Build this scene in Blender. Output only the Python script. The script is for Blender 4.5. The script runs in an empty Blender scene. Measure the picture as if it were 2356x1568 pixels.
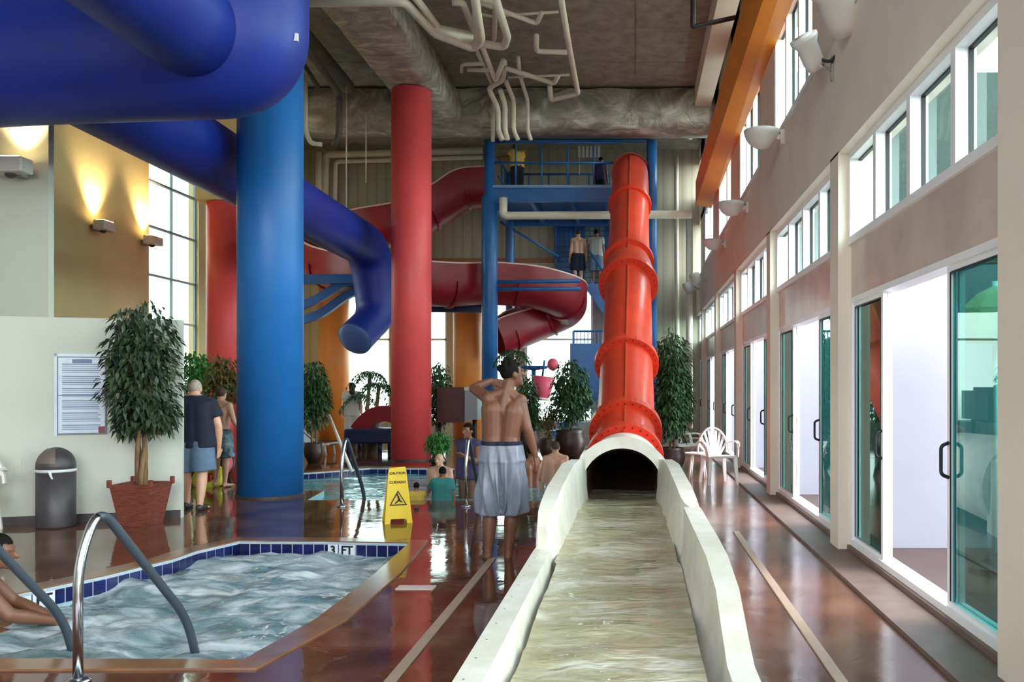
import bpy, bmesh, math, random
from mathutils import Vector, Matrix, noise
from mathutils.geometry import tessellate_polygon
PI = math.pi
sc = bpy.context.scene
C = sc.collection
rnd = random.Random(7)

# ------------------------------------------------------------------ camera
FPX, CX, CY, EYE = 2000.0, 1460.0, 890.0, 1.5      # focal length in px, vanishing point, eye height
def at(px, py, Y):            # place of a photo point that lies Y metres into the hall
    return Vector(((px-CX)*Y/FPX, Y, EYE-(py-CY)*Y/FPX))
def onz(px, py, Z=0.0):       # place of a photo point that lies at height Z
    Y = (EYE-Z)*FPX/(py-CY)
    return Vector(((px-CX)*Y/FPX, Y, Z))
cam = bpy.data.cameras.new('camera'); camo = bpy.data.objects.new('camera', cam); C.objects.link(camo)
cam.sensor_width = 36; cam.lens = 36*FPX/2356
cam.shift_x = (1178-CX)/2356; cam.shift_y = (CY-784)/2356
camo.location = (0, 0, EYE); camo.rotation_euler = (PI/2, 0, 0)
cam.clip_start = .05; cam.clip_end = 500
sc.camera = camo

# ------------------------------------------------------------------ materials
def lin(c):
    if isinstance(c, str):
        c = [int(c[i:i+2], 16)/255 for i in (0, 2, 4)]
    return tuple((x/12.92 if x <= .04045 else ((x+.055)/1.055)**2.4) for x in c) + (1,)
class NT:
    def __init__(s, name):
        s.m = bpy.data.materials.new(name); s.m.use_nodes = True
        s.t = s.m.node_tree; s.t.nodes.clear()
        s.out = s.n('ShaderNodeOutputMaterial')
    def n(s, typ, **kw):
        nd = s.t.nodes.new(typ)
        for k, v in kw.items():
            setattr(nd, k, v)
        return nd
    def l(s, a, b): s.t.links.new(a, b)
    def noise(s, scale, detail=4, rough=.55, stretch=None, coord='Object', dist=0):
        tc = s.n('ShaderNodeTexCoord'); src = tc.outputs[coord]
        if stretch:
            mp = s.n('ShaderNodeMapping'); mp.inputs['Scale'].default_value = stretch
            s.l(src, mp.inputs['Vector']); src = mp.outputs['Vector']
        nz = s.n('ShaderNodeTexNoise'); nz.inputs['Scale'].default_value = scale
        nz.inputs['Detail'].default_value = detail; nz.inputs['Roughness'].default_value = rough
        nz.inputs['Distortion'].default_value = dist
        s.l(src, nz.inputs['Vector']); return nz.outputs['Fac']
    def ramp(s, fac, stops):
        r = s.n('ShaderNodeValToRGB'); e = r.color_ramp.elements
        while len(e) < len(stops): e.new(.5)
        for q, (p, c) in zip(e, stops):
            q.position = p; q.color = c if len(c) == 4 else tuple(c)+(1,)
        s.l(fac, r.inputs['Fac']); return r.outputs['Color']
    def bump(s, fac, strength, dist=.02):
        b = s.n('ShaderNodeBump'); b.inputs['Strength'].default_value = strength
        b.inputs['Distance'].default_value = dist
        s.l(fac, b.inputs['Height']); return b.outputs['Normal']
def mat(name, col, rough=.5, metal=0, spec=.5, var=.0, vscale=6, bump=0, bscale=40, coat=0, sss=0, stretch=None, emit=None, col2=None):
    k = NT(name); p = k.n('ShaderNodeBsdfPrincipled'); k.l(p.outputs[0], k.out.inputs[0])
    a = lin(col)
    p.inputs['Base Color'].default_value = a
    p.inputs['Roughness'].default_value = rough; p.inputs['Metallic'].default_value = metal
    p.inputs['Specular IOR Level'].default_value = spec
    if coat: p.inputs['Coat Weight'].default_value = coat; p.inputs['Coat Roughness'].default_value = .08
    if sss:
        p.inputs['Subsurface Weight'].default_value = sss; p.inputs['Subsurface Radius'].default_value = (.02, .008, .004)
    if var or col2:
        lo = lin(col2) if col2 else tuple(x*(1-var) for x in a[:3])+(1,)
        hi = a if col2 else tuple(min(1, x*(1+var)) for x in a[:3])+(1,)
        k.l(k.ramp(k.noise(vscale, stretch=stretch), [(.35, lo), (.65, hi)]), p.inputs['Base Color'])
    if bump:
        k.l(k.bump(k.noise(bscale, stretch=stretch), bump), p.inputs['Normal'])
    if emit:
        p.inputs['Emission Color'].default_value = lin(emit[0]); p.inputs['Emission Strength'].default_value = emit[1]
    return k.m

M = {}
M['blue'] = mat('blue_gelcoat', '142f96', .48, var=.1, vscale=1.5)
M['bluecol'] = mat('blue_column_paint', '2270bd', .42, var=.06, vscale=1.2)
M['bluesteel'] = mat('blue_steel_paint', '2c68ab', .38, var=.08, vscale=3)
M['navy'] = mat('navy_paint', '16234f', .5, var=.1)
M['redcol'] = mat('red_column_paint', 'f6595d', .45, var=.05, vscale=1.2)
M['redtube'] = mat('red_tube_gelcoat', 'e4452b', .38, var=.08, vscale=2.2, coat=.12)
M['redflume'] = mat('dark_red_gelcoat', '8e1721', .42, var=.12, vscale=2)
M['rim'] = mat('pale_flume_rim', 'e3c3b4', .45)
M['orange'] = mat('orange_paint', 'f9921c', .5, var=.05, vscale=1)
M['orangecol'] = mat('orange_column_paint', 'dd8438', .5, var=.07, vscale=1)
M['beige'] = mat('beige_plaster', 'e6dac9', .75, var=.04, vscale=1.5, bump=.05, bscale=60)
M['spandrel'] = mat('glossy_spandrel', 'd0bdb0', .22, var=.12, vscale=1.6)
M['cream'] = mat('cream_plaster', 'c9cbc0', .8, var=.03, vscale=1.2)
M['tan'] = mat('tan_plaster', 'd6c08f', .8, var=.05, vscale=1.2)
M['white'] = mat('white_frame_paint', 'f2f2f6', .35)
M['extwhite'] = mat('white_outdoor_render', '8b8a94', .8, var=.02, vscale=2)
M['black'] = mat('black_rubber', '101014', .5)
M['pipe'] = mat('cream_pipe_paint', 'ebe4cf', .5, var=.06, vscale=4)
M['darkpipe'] = mat('dark_steel_pipe', '2b2220', .5)
M['steel'] = mat('brushed_stainless', 'c8ccd2', .18, metal=1)
M['darkrail'] = mat('dark_grey_rubber_grip', '3a434c', .4)
M['plastic'] = mat('white_resin', 'efe9e4', .4)
M['lamp'] = mat('grey_white_lamp_housing', 'd9d3cd', .45)
M['bulb'] = mat('warm_lamp_glow', 'ffe9b0', .5, emit=('ffdf98', 14))
M['bin'] = mat('dark_brown_bin_plastic', '423c40', .45, var=.06)
M['binflap'] = mat('brown_bin_flap', '6a5d56', .5, var=.08)
M['bag'] = mat('pale_bin_liner', 'd8d8dc', .5)
M['planter'] = mat('red_brown_woven_planter', '8f4430', .55, col2='5f2a20', vscale=9, bump=.5, bscale=26, stretch=(1, 1, 9))
M['pot'] = mat('dark_brown_pot', '3b2a26', .4, var=.1)
M['soil'] = mat('soil', '3a2a1e', .9, var=.2, vscale=30)
M['bark'] = mat('bark', '8a6a48', .8, col2='5d4630', vscale=18, stretch=(1, 1, .25), bump=.4)
def leafmat(name, a, b):
    return mat(name, a, .42, col2=b, vscale=7)
M['leaf'] = leafmat('ficus_leaf', '46583c', '1d2b20')
M['leafbright'] = leafmat('bright_green_leaf', '4f9440', '27602a')
M['leafred'] = leafmat('mixed_green_red_leaf', '7a5a34', '3d5a28')
M['leafdark'] = leafmat('dark_green_leaf', '46703f', '1c3a20')
M['yellow'] = mat('yellow_sign_plastic', 'e8c21a', .4, var=.04)
M['ink'] = mat('dark_brown_ink', '4a3410', .6)
M['blackink'] = mat('black_ink', '15151c', .6)
M['poster'] = mat('pale_blue_poster', 'cfdcea', .3, var=.04, vscale=9)
M['posterink'] = mat('blue_grey_print', '93a5bf', .5)
M['posterinkdark'] = mat('dark_blue_print', '6d83a5', .5)
M['posterred'] = mat('dark_red_print', '8a3346', .5)
M['channel'] = mat('white_fibreglass', 'f3eee4', .35, col2='e3dccb', vscale=5, bump=.06, bscale=9)
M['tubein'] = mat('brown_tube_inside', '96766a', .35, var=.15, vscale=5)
M['navytile'] = None
M['skintan'] = mat('tanned_skin', '764c38', .45, sss=.15, var=.08, vscale=7)
M['skin'] = mat('fair_skin', 'd8a68c', .45, sss=.15, var=.05, vscale=7)
M['skindark'] = mat('brown_skin', '8a5a44', .45, sss=.15, var=.06, vscale=7)
M['hair'] = mat('black_hair', '120d0d', .75, spec=.15, var=.3, vscale=60, bump=.3, bscale=90)
M['hairgrey'] = mat('grey_hair', 'b5a294', .7, var=.15, vscale=60, bump=.4, bscale=90)
M['hairbrown'] = mat('brown_hair', '4a3524', .6, var=.2, vscale=60, bump=.4, bscale=90)
M['silver'] = mat('silver_grey_nylon', '7f8494', .36, var=.12, vscale=5)
M['navycloth'] = mat('navy_cotton', '1b1f33', .85, var=.15, vscale=9)
M['denim'] = mat('blue_grey_denim', '5f7690', .85, var=.12, vscale=12)
M['patterncloth'] = mat('patterned_swim_cloth', '24424f', .7, col2='93aab2', vscale=9)
M['tealcloth'] = mat('teal_cloth', '2c7774', .7, var=.12)
M['yellowcloth'] = mat('yellow_cloth', 'd5b04a', .75, var=.1)
M['purplecloth'] = mat('purple_cloth', '4b3f66', .75, var=.1)
M['whitecloth'] = mat('white_cloth', 'b3aeaa', .8)
M['pink'] = mat('pink_vinyl', 'ea5c78', .4, var=.06)
M['yelgreen'] = mat('yellow_green_vinyl', 'd2d23a', .4, var=.1, vscale=10)
M['paper'] = mat('pale_tile', 'dcc0be', .5)
M['strip'] = mat('tan_floor_strip', 'a98f7c', .45, var=.08, vscale=4)
M['curb'] = mat('brown_concrete_kerb', '6e574c', .5, var=.12, vscale=6)
M['greybox'] = mat('grey_panel', '8a8f94', .5)
M['darkred'] = mat('dark_maroon_panel', '4a1a20', .5, var=.1)
M['grime'] = mat('dark_roof_steel', '6b645b', .7, var=.15)
M['wing'] = mat('green_grey_render', '333f39', .8, var=.12, vscale=.8)
def canvas_mat():
    k = NT('cream_canvas'); d = k.n('ShaderNodeBsdfDiffuse'); t = k.n('ShaderNodeBsdfTranslucent')
    for q in (d, t): q.inputs['Color'].default_value = lin('efe6c8')
    mx = k.n('ShaderNodeMixShader'); k.l(d.outputs[0], mx.inputs[1]); k.l(t.outputs[0], mx.inputs[2]); k.l(mx.outputs[0], k.out.inputs[0]); return k.m
M['canvas'] = canvas_mat()
M['patio'] = mat('red_brown_patio', '473430', .6, var=.1, vscale=4)

def floor_mat():
    k = NT('wet_brown_concrete'); p = k.n('ShaderNodeBsdfPrincipled'); k.l(p.outputs[0], k.out.inputs[0])
    k.l(k.ramp(k.noise(1.7, 6), [(.3, lin('4a2c24')), (.5, lin('69402f')), (.72, lin('7d5a46'))]), p.inputs['Base Color'])
    tc = k.n('ShaderNodeTexCoord'); sx = k.n('ShaderNodeSeparateXYZ'); k.l(tc.outputs['Object'], sx.inputs[0])
    mr = k.n('ShaderNodeMapRange'); mr.inputs['From Min'].default_value = .3; mr.inputs['From Max'].default_value = 1.9
    mr.inputs['To Min'].default_value = 0; mr.inputs['To Max'].default_value = .22
    k.l(sx.outputs['X'], mr.inputs['Value'])
    r = k.ramp(k.noise(1.1, 3), [(.4, (.03, .03, .03)), (.7, (.12, .12, .12))])
    ad = k.n('ShaderNodeMath', operation='ADD'); k.l(r, ad.inputs[0]); k.l(mr.outputs[0], ad.inputs[1])
    k.l(ad.outputs[0], p.inputs['Roughness'])
    p.inputs['Specular IOR Level'].default_value = .62; p.inputs['IOR'].default_value = 1.5
    k.l(k.bump(k.noise(3.2, 3, .5, dist=.4), .12, .02), p.inputs['Normal'])
    return k.m
M['floor'] = floor_mat()
def ceil_mat(name, a, b, scale, bump):
    k = NT(name); p = k.n('ShaderNodeBsdfPrincipled'); k.l(p.outputs[0], k.out.inputs[0])
    f = k.noise(scale, 8, .65)
    k.l(k.ramp(f, [(.3, lin(a)), (.7, lin(b))]), p.inputs['Base Color'])
    p.inputs['Roughness'].default_value = .85
    k.l(k.bump(f, bump, .05), p.inputs['Normal']); return k.m
M['ceiling'] = ceil_mat('sprayed_grey_ceiling', '838273', 'adac9b', 3.5, .5)
def foil_mat():
    k = NT('crumpled_foil_wrap'); p = k.n('ShaderNodeBsdfPrincipled'); k.l(p.outputs[0], k.out.inputs[0])
    f = k.noise(1.7, 6, .62, stretch=(.9, 1.7, 1), dist=1.2)
    k.l(k.ramp(f, [(.35, lin('918f82')), (.5, lin('b4b1a0')), (.66, lin('e8e5d6'))]), p.inputs['Base Color'])
    p.inputs['Roughness'].default_value = .45; p.inputs['Metallic'].default_value = .15
    k.l(k.bump(f, .9, .12), p.inputs['Normal']); return k.m
M['foil'] = foil_mat()
def siding_mat():
    k = NT('olive_grey_ribbed_siding'); p = k.n('ShaderNodeBsdfPrincipled'); k.l(p.outputs[0], k.out.inputs[0])
    tc = k.n('ShaderNodeTexCoord'); w = k.n('ShaderNodeTexWave'); w.bands_direction = 'X'; w.inputs['Scale'].default_value = 1.1
    k.l(tc.outputs['Object'], w.inputs['Vector'])
    k.l(k.ramp(w.outputs['Fac'], [(.0, lin('a09d88')), (.1, lin('aeab95')), (1, lin('b3b09a'))]), p.inputs['Base Color'])
    k.l(k.bump(w.outputs['Fac'], .12, .02), p.inputs['Normal']); p.inputs['Roughness'].default_value = .7
    return k.m
M['siding'] = siding_mat()
def glass_mat(name, tint, refl=1.5):
    k = NT(name)
    tr = k.n('ShaderNodeBsdfTransparent'); tr.inputs['Color'].default_value = lin(tint)
    gl = k.n('ShaderNodeBsdfGlossy'); gl.inputs['Roughness'].default_value = .01; gl.inputs['Color'].default_value = (.85, .95, .93, 1)
    fr = k.n('ShaderNodeFresnel'); fr.inputs['IOR'].default_value = refl
    ge = k.n('ShaderNodeNewGeometry'); iv = k.n('ShaderNodeMath', operation='SUBTRACT'); iv.inputs[0].default_value = 1; k.l(ge.outputs['Backfacing'], iv.inputs[1])
    mu = k.n('ShaderNodeMath', operation='MULTIPLY'); k.l(fr.outputs[0], mu.inputs[0]); k.l(iv.outputs[0], mu.inputs[1])
    mx = k.n('ShaderNodeMixShader'); k.l(mu.outputs[0], mx.inputs['Fac']); k.l(tr.outputs[0], mx.inputs[1]); k.l(gl.outputs[0], mx.inputs[2])
    k.l(mx.outputs[0], k.out.inputs[0]); return k.m
M['glass'] = glass_mat('clear_window_glass', 'e6f2ee', 1.35)
M['tealglass'] = glass_mat('teal_tinted_glass', '74a8a2', 1.6)
def tile_mat():
    k = NT('navy_glazed_tile'); p = k.n('ShaderNodeBsdfPrincipled'); k.l(p.outputs[0], k.out.inputs[0])
    p.inputs['Base Color'].default_value = lin('0f1850'); p.inputs['Roughness'].default_value = .15
    k.l(k.ramp(k.noise(5, 2), [(.3, lin('0c1240')), (.7, lin('182360'))]), p.inputs['Base Color']); return k.m
M['navytile'] = tile_mat()
M['grout'] = mat('pale_grout', 'b9bccc', .7)
M['markertile'] = mat('white_glazed_tile', 'dfe4ee', .2)
M['plasterpool'] = mat('pale_blue_pool_plaster', '9fc6cf', .6)
def water_mat(name, a, b, foam, lo, hi, scale, stretch, rough=.06, bump=.25):
    k = NT(name); p = k.n('ShaderNodeBsdfPrincipled'); k.l(p.outputs[0], k.out.inputs[0])
    f = k.noise(scale, 7, .6, stretch=stretch, dist=.9)
    k.l(k.ramp(f, [(.25, lin(a)), (lo, lin(b)), (hi, lin(foam))]), p.inputs['Base Color'])
    k.l(k.ramp(f, [(lo, (rough,)*3), (hi, (.35,)*3)]), p.inputs['Roughness'])
    p.inputs['IOR'].default_value = 1.33
    k.l(k.bump(k.noise(scale*2, 3, .55, stretch=stretch, dist=.6), bump, .05), p.inputs['Normal']); return k.m
M['spawater'] = water_mat('bubbling_spa_water', '40595f', '758a8f', 'd6dde0', .43, .66, 2.2, (.8, 1.5, 1), .1, .5)
M['poolwater'] = water_mat('turquoise_pool_water', '2d7f8c', '58a6ad', 'bfe0e0', .5, .8, 1.6, (.7, 2, 1), .04, .35)
M['runwater'] = water_mat('murky_slide_water', '9a9272', 'b3ac8e', 'e6e2d4', .5, .72, 1.9, (.8, 2.2, 1), .05, .7)

# ------------------------------------------------------------------ mesh helpers
def smooth(bm, flag=True):
    for f in bm.faces: f.smooth = flag
def obj(name, bm, m, parent=None, sm=None, loc=None):
    if sm is not None: smooth(bm, sm)
    bmesh.ops.recalc_face_normals(bm, faces=bm.faces)
    me = bpy.data.meshes.new(name); bm.to_mesh(me); bm.free()
    ms = m if isinstance(m, (list, tuple)) else [m]
    for q in ms: me.materials.append(q)
    o = bpy.data.objects.new(name, me); C.objects.link(o)
    if parent is not None:
        o.parent = parent
        o.matrix_parent_inverse = Matrix.Translation(-parent.location) if parent.type == 'EMPTY' and not parent.get('_rot') else Matrix()
    if loc is not None: o.location = loc
    return o
def tag(o, label=None, cat=None, group=None, kind=None):
    if label: o['label'] = label
    if cat: o['category'] = cat
    if group: o['group'] = group
    if kind: o['kind'] = kind
    return o
def thing(name, label, cat, loc=(0, 0, 0), group=None):
    o = bpy.data.objects.new(name, None); C.objects.link(o); o.location = loc; o.empty_display_size = .1
    return tag(o, label, cat, group)
def struct(name, bm, m, parent=None, sm=None):
    o = obj(name, bm, m, parent, sm)
    if parent is None: o['kind'] = 'structure'
    return o
def B(): return bmesh.new()
def box(bm, x0, x1, y0, y1, z0, z1, mi=0, bev=0):
    r = bmesh.ops.create_cube(bm, size=1)
    vs = r['verts']
    for v in vs:
        v.co = Vector(((x0+x1)/2+v.co.x*(x1-x0), (y0+y1)/2+v.co.y*(y1-y0), (z0+z1)/2+v.co.z*(z1-z0)))
    fs = {f for v in vs for f in v.link_faces}
    for f in fs: f.material_index = mi
    if bev:
        es = {e for v in vs for e in v.link_edges}
        bmesh.ops.bevel(bm, geom=list(es), offset=bev, segments=2, affect='EDGES', profile=.5)
    return vs
def frames(pts, up=Vector((0, 0, 1)), zup=True):
    T = []
    n = len(pts)
    for i in range(n):
        a = pts[max(0, i-1)]; b = pts[min(n-1, i+1)]
        T.append((b-a).normalized())
    res = []
    u = up
    for i in range(n):
        t = T[i]
        if not zup and i > 0:
            u = res[-1][1]
        s = t.cross(u)
        if s.length < 1e-4: s = t.cross(Vector((0, 1, .1)))
        s.normalize(); uu = s.cross(t).normalized()
        res.append((s, uu, t))
    return res
def sweep(bm, pts, prof, closed=True, caps=True, zup=True, up=Vector((0, 0, 1)), mi=0):
    """prof: list of (side, up) or function(i, n) -> list"""
    pts = [Vector(p) for p in pts]
    fr = frames(pts, up, zup); rings = []
    for i, p in enumerate(pts):
        pr = prof(i, len(pts)) if callable(prof) else prof
        s, u, t = fr[i]
        rings.append([bm.verts.new(p+s*a+u*b) for a, b in pr])
    n = len(rings[0])
    for i in range(len(rings)-1):
        for j in range(n if closed else n-1):
            k = (j+1) % n
            f = bm.faces.new((rings[i][j], rings[i][k], rings[i+1][k], rings[i+1][j])); f.material_index = mi
    if caps and closed:
        bm.faces.new(rings[0][::-1]).material_index = mi; bm.faces.new(rings[-1]).material_index = mi
    return rings
def circ(r, n=16): return [(r*math.cos(2*PI*i/n), r*math.sin(2*PI*i/n)) for i in range(n)]
def tube(bm, pts, r, n=12, caps=True, mi=0):
    return sweep(bm, pts, circ(r, n), caps=caps, zup=False, up=Vector((0.03, 0.02, 1)) if abs((Vector(pts[1])-Vector(pts[0])).normalized().z) < .9 else Vector((0, 1, .03)), mi=mi)
def catmull(pts, per=8):
    pts = [Vector(p) for p in pts]
    P = [2*pts[0]-pts[1]]+pts+[2*pts[-1]-pts[-2]]
    out = []
    for i in range(1, len(P)-2):
        p0, p1, p2, p3 = P[i-1:i+3]
        for k in range(per):
            t = k/per
            out.append(.5*((2*p1)+(p2-p0)*t+(2*p0-5*p1+4*p2-p3)*t*t+(3*p1-p0-3*p2+p3)*t**3))
    out.append(pts[-1].copy())
    return out
def fillet(pts, r, seg=5):
    pts = [Vector(p) for p in pts]; out = [pts[0]]
    for i in range(1, len(pts)-1):
        a, b, c = pts[i-1], pts[i], pts[i+1]
        d1 = (a-b); d2 = (c-b)
        q = min(r, d1.length*.45, d2.length*.45)
        p1 = b+d1.normalized()*q; p2 = b+d2.normalized()*q
        for k in range(seg+1):
            t = k/seg
            out.append(p1*(1-t)**2+b*2*t*(1-t)+p2*t*t)
    out.append(pts[-1]); return out
def lathe(bm, prof, cx=0, cy=0, z0=0, n=32, mi=0, a0=0, a1=2*PI):
    full = abs(a1-a0-2*PI) < 1e-6
    m = n if full else n+1
    rings = [[bm.verts.new((cx+r*math.cos(a0+(a1-a0)*i/n), cy+r*math.sin(a0+(a1-a0)*i/n), z0+z)) for i in range(m)] for r, z in prof]
    for i in range(len(rings)-1):
        for j in range(n):
            k = (j+1) % m
            bm.faces.new((rings[i][j], rings[i][k], rings[i+1][k], rings[i+1][j])).material_index = mi
    for rg, (r, z) in ((rings[0], prof[0]), (rings[-1], prof[-1])):
        if full and r > 1e-4: bm.faces.new(rg if rg is rings[-1] else rg[::-1]).material_index = mi
    return rings
def ball(bm, c, rx, ry=None, rz=None, seg=16, rings=10, rot=None, mi=0):
    ry = ry or rx; rz = rz or rx
    r = bmesh.ops.create_uvsphere(bm, u_segments=seg, v_segments=rings, radius=1)
    mtx = (rot.to_4x4() if rot else Matrix())
    for v in r['verts']:
        v.co = Vector(c)+(mtx @ Vector((v.co.x*rx, v.co.y*ry, v.co.z*rz)))
    for f in {f for v in r['verts'] for f in v.link_faces}: f.material_index = mi
def capsule(bm, a, b, ra, rb, n=14, flat=False):
    a = Vector(a); b = Vector(b); d = b-a; L = d.length
    if L < 1e-5: ball(bm, a, ra); return
    t = d/L; s = t.orthogonal().normalized(); u = t.cross(s)
    prof = []
    if flat:
        prof = [(ra, 0), (rb, L)]
    else:
        for i in range(1, 6): th = -PI/2+PI/2*i/6; prof.append((ra*math.cos(th), ra*math.sin(th)))
        prof += [(ra, 0), (rb, L)]
        for i in range(1, 6): th = PI/2*i/6; prof.append((rb*math.cos(th), L+rb*math.sin(th)))
    rings = [[bm.verts.new(a+t*z+(s*math.cos(2*PI*j/n)+u*math.sin(2*PI*j/n))*r) for j in range(n)] for r, z in prof]
    for i in range(len(rings)-1):
        for j in range(n):
            k = (j+1) % n
            bm.faces.new((rings[i][j], rings[i][k], rings[i+1][k], rings[i+1][j]))
    bm.faces.new(rings[0][::-1]); bm.faces.new(rings[-1])
def remesh(bm, voxel, it=4, fac=.5):
    bmesh.ops.recalc_face_normals(bm, faces=bm.faces)
    me = bpy.data.meshes.new('tmp'); bm.to_mesh(me); bm.free()
    o = bpy.data.objects.new('tmp', me); C.objects.link(o)
    md = o.modifiers.new('r', 'REMESH'); md.mode = 'VOXEL'; md.voxel_size = voxel; md.use_smooth_shade = True
    if it:
        s = o.modifiers.new('s', 'SMOOTH'); s.iterations = it; s.factor = fac
    dg = bpy.context.evaluated_depsgraph_get(); dg.update()
    nm = bpy.data.meshes.new_from_object(o.evaluated_get(dg))
    bpy.data.objects.remove(o); bpy.data.meshes.remove(me)
    b2 = bmesh.new(); b2.from_mesh(nm); bpy.data.meshes.remove(nm)
    return b2
def text_bm(s, size, extrude=.002):
    cu = bpy.data.curves.new('t', 'FONT'); cu.body = s; cu.size = size; cu.offset = size*.03; cu.extrude = extrude
    cu.align_x = 'CENTER'; cu.align_y = 'CENTER'
    o = bpy.data.objects.new('t', cu); C.objects.link(o)
    dg = bpy.context.evaluated_depsgraph_get(); dg.update()
    me = bpy.data.meshes.new_from_object(o.evaluated_get(dg))
    bpy.data.objects.remove(o); bpy.data.curves.remove(cu)
    b = bmesh.new(); b.from_mesh(me); bpy.data.meshes.remove(me); return b
def xform(bm, mtx):
    for v in bm.verts: v.co = mtx @ v.co
    return bm
def copy_tree(o, parent=None):
    c = o.copy(); C.objects.link(c); c.parent = parent
    for ch in list(o.children): copy_tree(ch, c)
    return c
def poly_holes(bm, outer, holes, z, mi=0):
    loops = [[Vector((x, y, 0)) for x, y in outer]]+[[Vector((x, y, 0)) for x, y in h] for h in holes]
    flat = [v for l in loops for v in l]
    vs = [bm.verts.new((v.x, v.y, z)) for v in flat]
    for t in tessellate_polygon(loops):
        try: bm.faces.new([vs[i] for i in t]).material_index = mi
        except ValueError: pass

# ------------------------------------------------------------------ floor, pools
spa = [(-2.14, 4.76), (-2.05, 5.6), (-2.08, 7.0), (-2.16, 8.33), (-3.0, 8.42), (-3.84, 8.45), (-4.0, 7.95), (-4.02, 7.55), (-4.2, 6.9), (-4.5, 6.2), (-4.75, 5.5), (-4.6, 4.95), (-4.0, 4.78)]
pool = [(-4.35, 11.55), (-.95, 11.45), (-.95, 15.9), (-4.9, 16.1), (-5.3, 15.6), (-6.1, 14.8), (-5.75, 13.2), (-5.5, 12.7), (-4.5, 12.6)]
b = B(); poly_holes(b, [(-12, -4), (2.02, -4), (2.02, 28), (-12, 28)], [spa, pool], 0)
struct('floor', b, M['floor'])
def fan_surface(poly, z, amp, nb, nr, fn):
    P = [Vector((x, y, 0)) for x, y in poly]; n = len(P)
    per = [ (P[i]-P[(i+1) % n]).length for i in range(n)]; tot = sum(per); pts = []
    for k in range(nb):
        d = tot*k/nb; i = 0
        while d > per[i] and i < n-1: d -= per[i]; i += 1
        pts.append(P[i].lerp(P[(i+1) % n], d/per[i]))
    c = sum(pts, Vector())/nb
    bm = B(); cv = bm.verts.new((c.x, c.y, z+fn(c.x, c.y)*amp)); prev = None
    for r in range(1, nr+1):
        s = (r/nr)
        ring = []
        for q in pts:
            w = c.lerp(q, s*.999); ring.append(bm.verts.new((w.x, w.y, z+fn(w.x, w.y)*amp)))
        for j in range(nb):
            k = (j+1) % nb
            if prev is None: bm.faces.new((cv, ring[j], ring[k]))
            else: bm.faces.new((prev[j], ring[j], ring[k], prev[k]))
        prev = ring
    return bm
def basin(name, poly, depth, wall_mat, n=None):
    bm = B(); lo = [bm.verts.new((x, y, -depth)) for x, y in poly]; hi = [bm.verts.new((x, y, -.001)) for x, y in poly]
    k = len(poly)
    for i in range(k): bm.faces.new((lo[i], lo[(i+1) % k], hi[(i+1) % k], hi[i]))
    bm.faces.new(lo)
    return struct(name, bm, wall_mat)
basin('floor_spa_basin', spa, .9, M['plasterpool']); basin('floor_pool_basin', pool, 1.1, M['plasterpool'])
def tiles(poly, segs, zt, zb, w, name, label, pad=.012):
    """a band of separate glazed tiles along some of the edges, stood just proud of the basin wall"""
    bm = B(); gb = B()
    ctr = sum((Vector((x, y)) for x, y in poly), Vector((0, 0)))/len(poly)
    for i in segs:
        a = Vector(poly[i]); c = Vector(poly[(i+1) % len(poly)]); d = c-a; L = d.length; t = d/L
        nn = Vector((-t.y, t.x))
        if nn.dot(ctr-a) < 0: nn = -nn
        k = max(1, round(L/w))
        q = [a, c]
        for (bm_, off, g, z0, z1, rng) in ((gb, .006, 0, zb-.01, zt, [(0, 1)]), (bm, .012, .006, zb, zt-.014, [(j/k, (j+1)/k) for j in range(k)])):
            for u0, u1 in rng:
                p0 = a+t*(u0*L+g); p1 = a+t*(u1*L-g)
                v = [bm_.verts.new((p.x+nn.x*o_, p.y+nn.y*o_, z)) for o_ in (.001, off) for p, z in ((p0, z0), (p1, z0), (p1, z1), (p0, z1))]
                for f in ((4, 5, 6, 7), (0, 1, 5, 4), (1, 2, 6, 5), (2, 3, 7, 6), (3, 0, 4, 7)):
                    bm_.faces.new([v[x] for x in f])
    o = obj(name, bm, M['navytile']); tag(o, label, 'tile band'); obj('grout', gb, M['grout'], o)
    return o
st = tiles(spa, [3, 4, 5, 6, 7, 8, 9, 10, 2], -.008, -.13, .105, 'tile_band', 'navy blue tile band along the waterline of the bubbling hot tub')
pt = tiles(pool, [2, 3, 4, 5], -.008, -.14, .15, 'tile_band', 'navy tile band round the far edge of the turquoise pool')
def marker(parent, p, ang, chars, w):
    """white tiles with depth numerals, on the tile band"""
    for s, (off, tw) in zip(chars, w):
        bm = B(); box(bm, off-tw/2, off+tw/2, -.02, -.0135, -.128, -.018)
        mx = Matrix.Translation((p[0], p[1], 0)) @ Matrix.Rotation(ang, 4, 'Z')
        m_ = obj('depth_marker', xform(bm, mx), M['markertile'], parent); m_['label'] = 'white depth marker tile with black lettering'
        t = text_bm(s, .11); xform(t, mx @ Matrix.Translation((off, -.022, -.074)) @ Matrix.Rotation(PI/2, 4, 'X'))
        obj('lettering', t, M['blackink'], m_)
fx = onz(775, 1250).x
marker(st, (fx, 8.402), math.radians(-5), ['3', 'FT'], [(-.055, .1), (.085, .16)])
marker(st, (-4.42, 6.36), math.radians(66.5), ['3', 'FT'], [(-.055, .1), (.085, .16)])
def nz(x, y, z, s): return noise.noise(Vector((x*s, y*s, z)))
w = obj('hot_tub_water', fan_surface(spa, -.115, 1, 150, 46, lambda x, y: .06*nz(x, y, 1, 1.9)+.045*nz(x, y*1.4, 4, 4.2)+.012*nz(x, y*1.5, 8, 11)), M['spawater'], sm=True)
tag(w, 'foaming blue grey water churning in the hot tub', 'water', kind='stuff')
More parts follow.
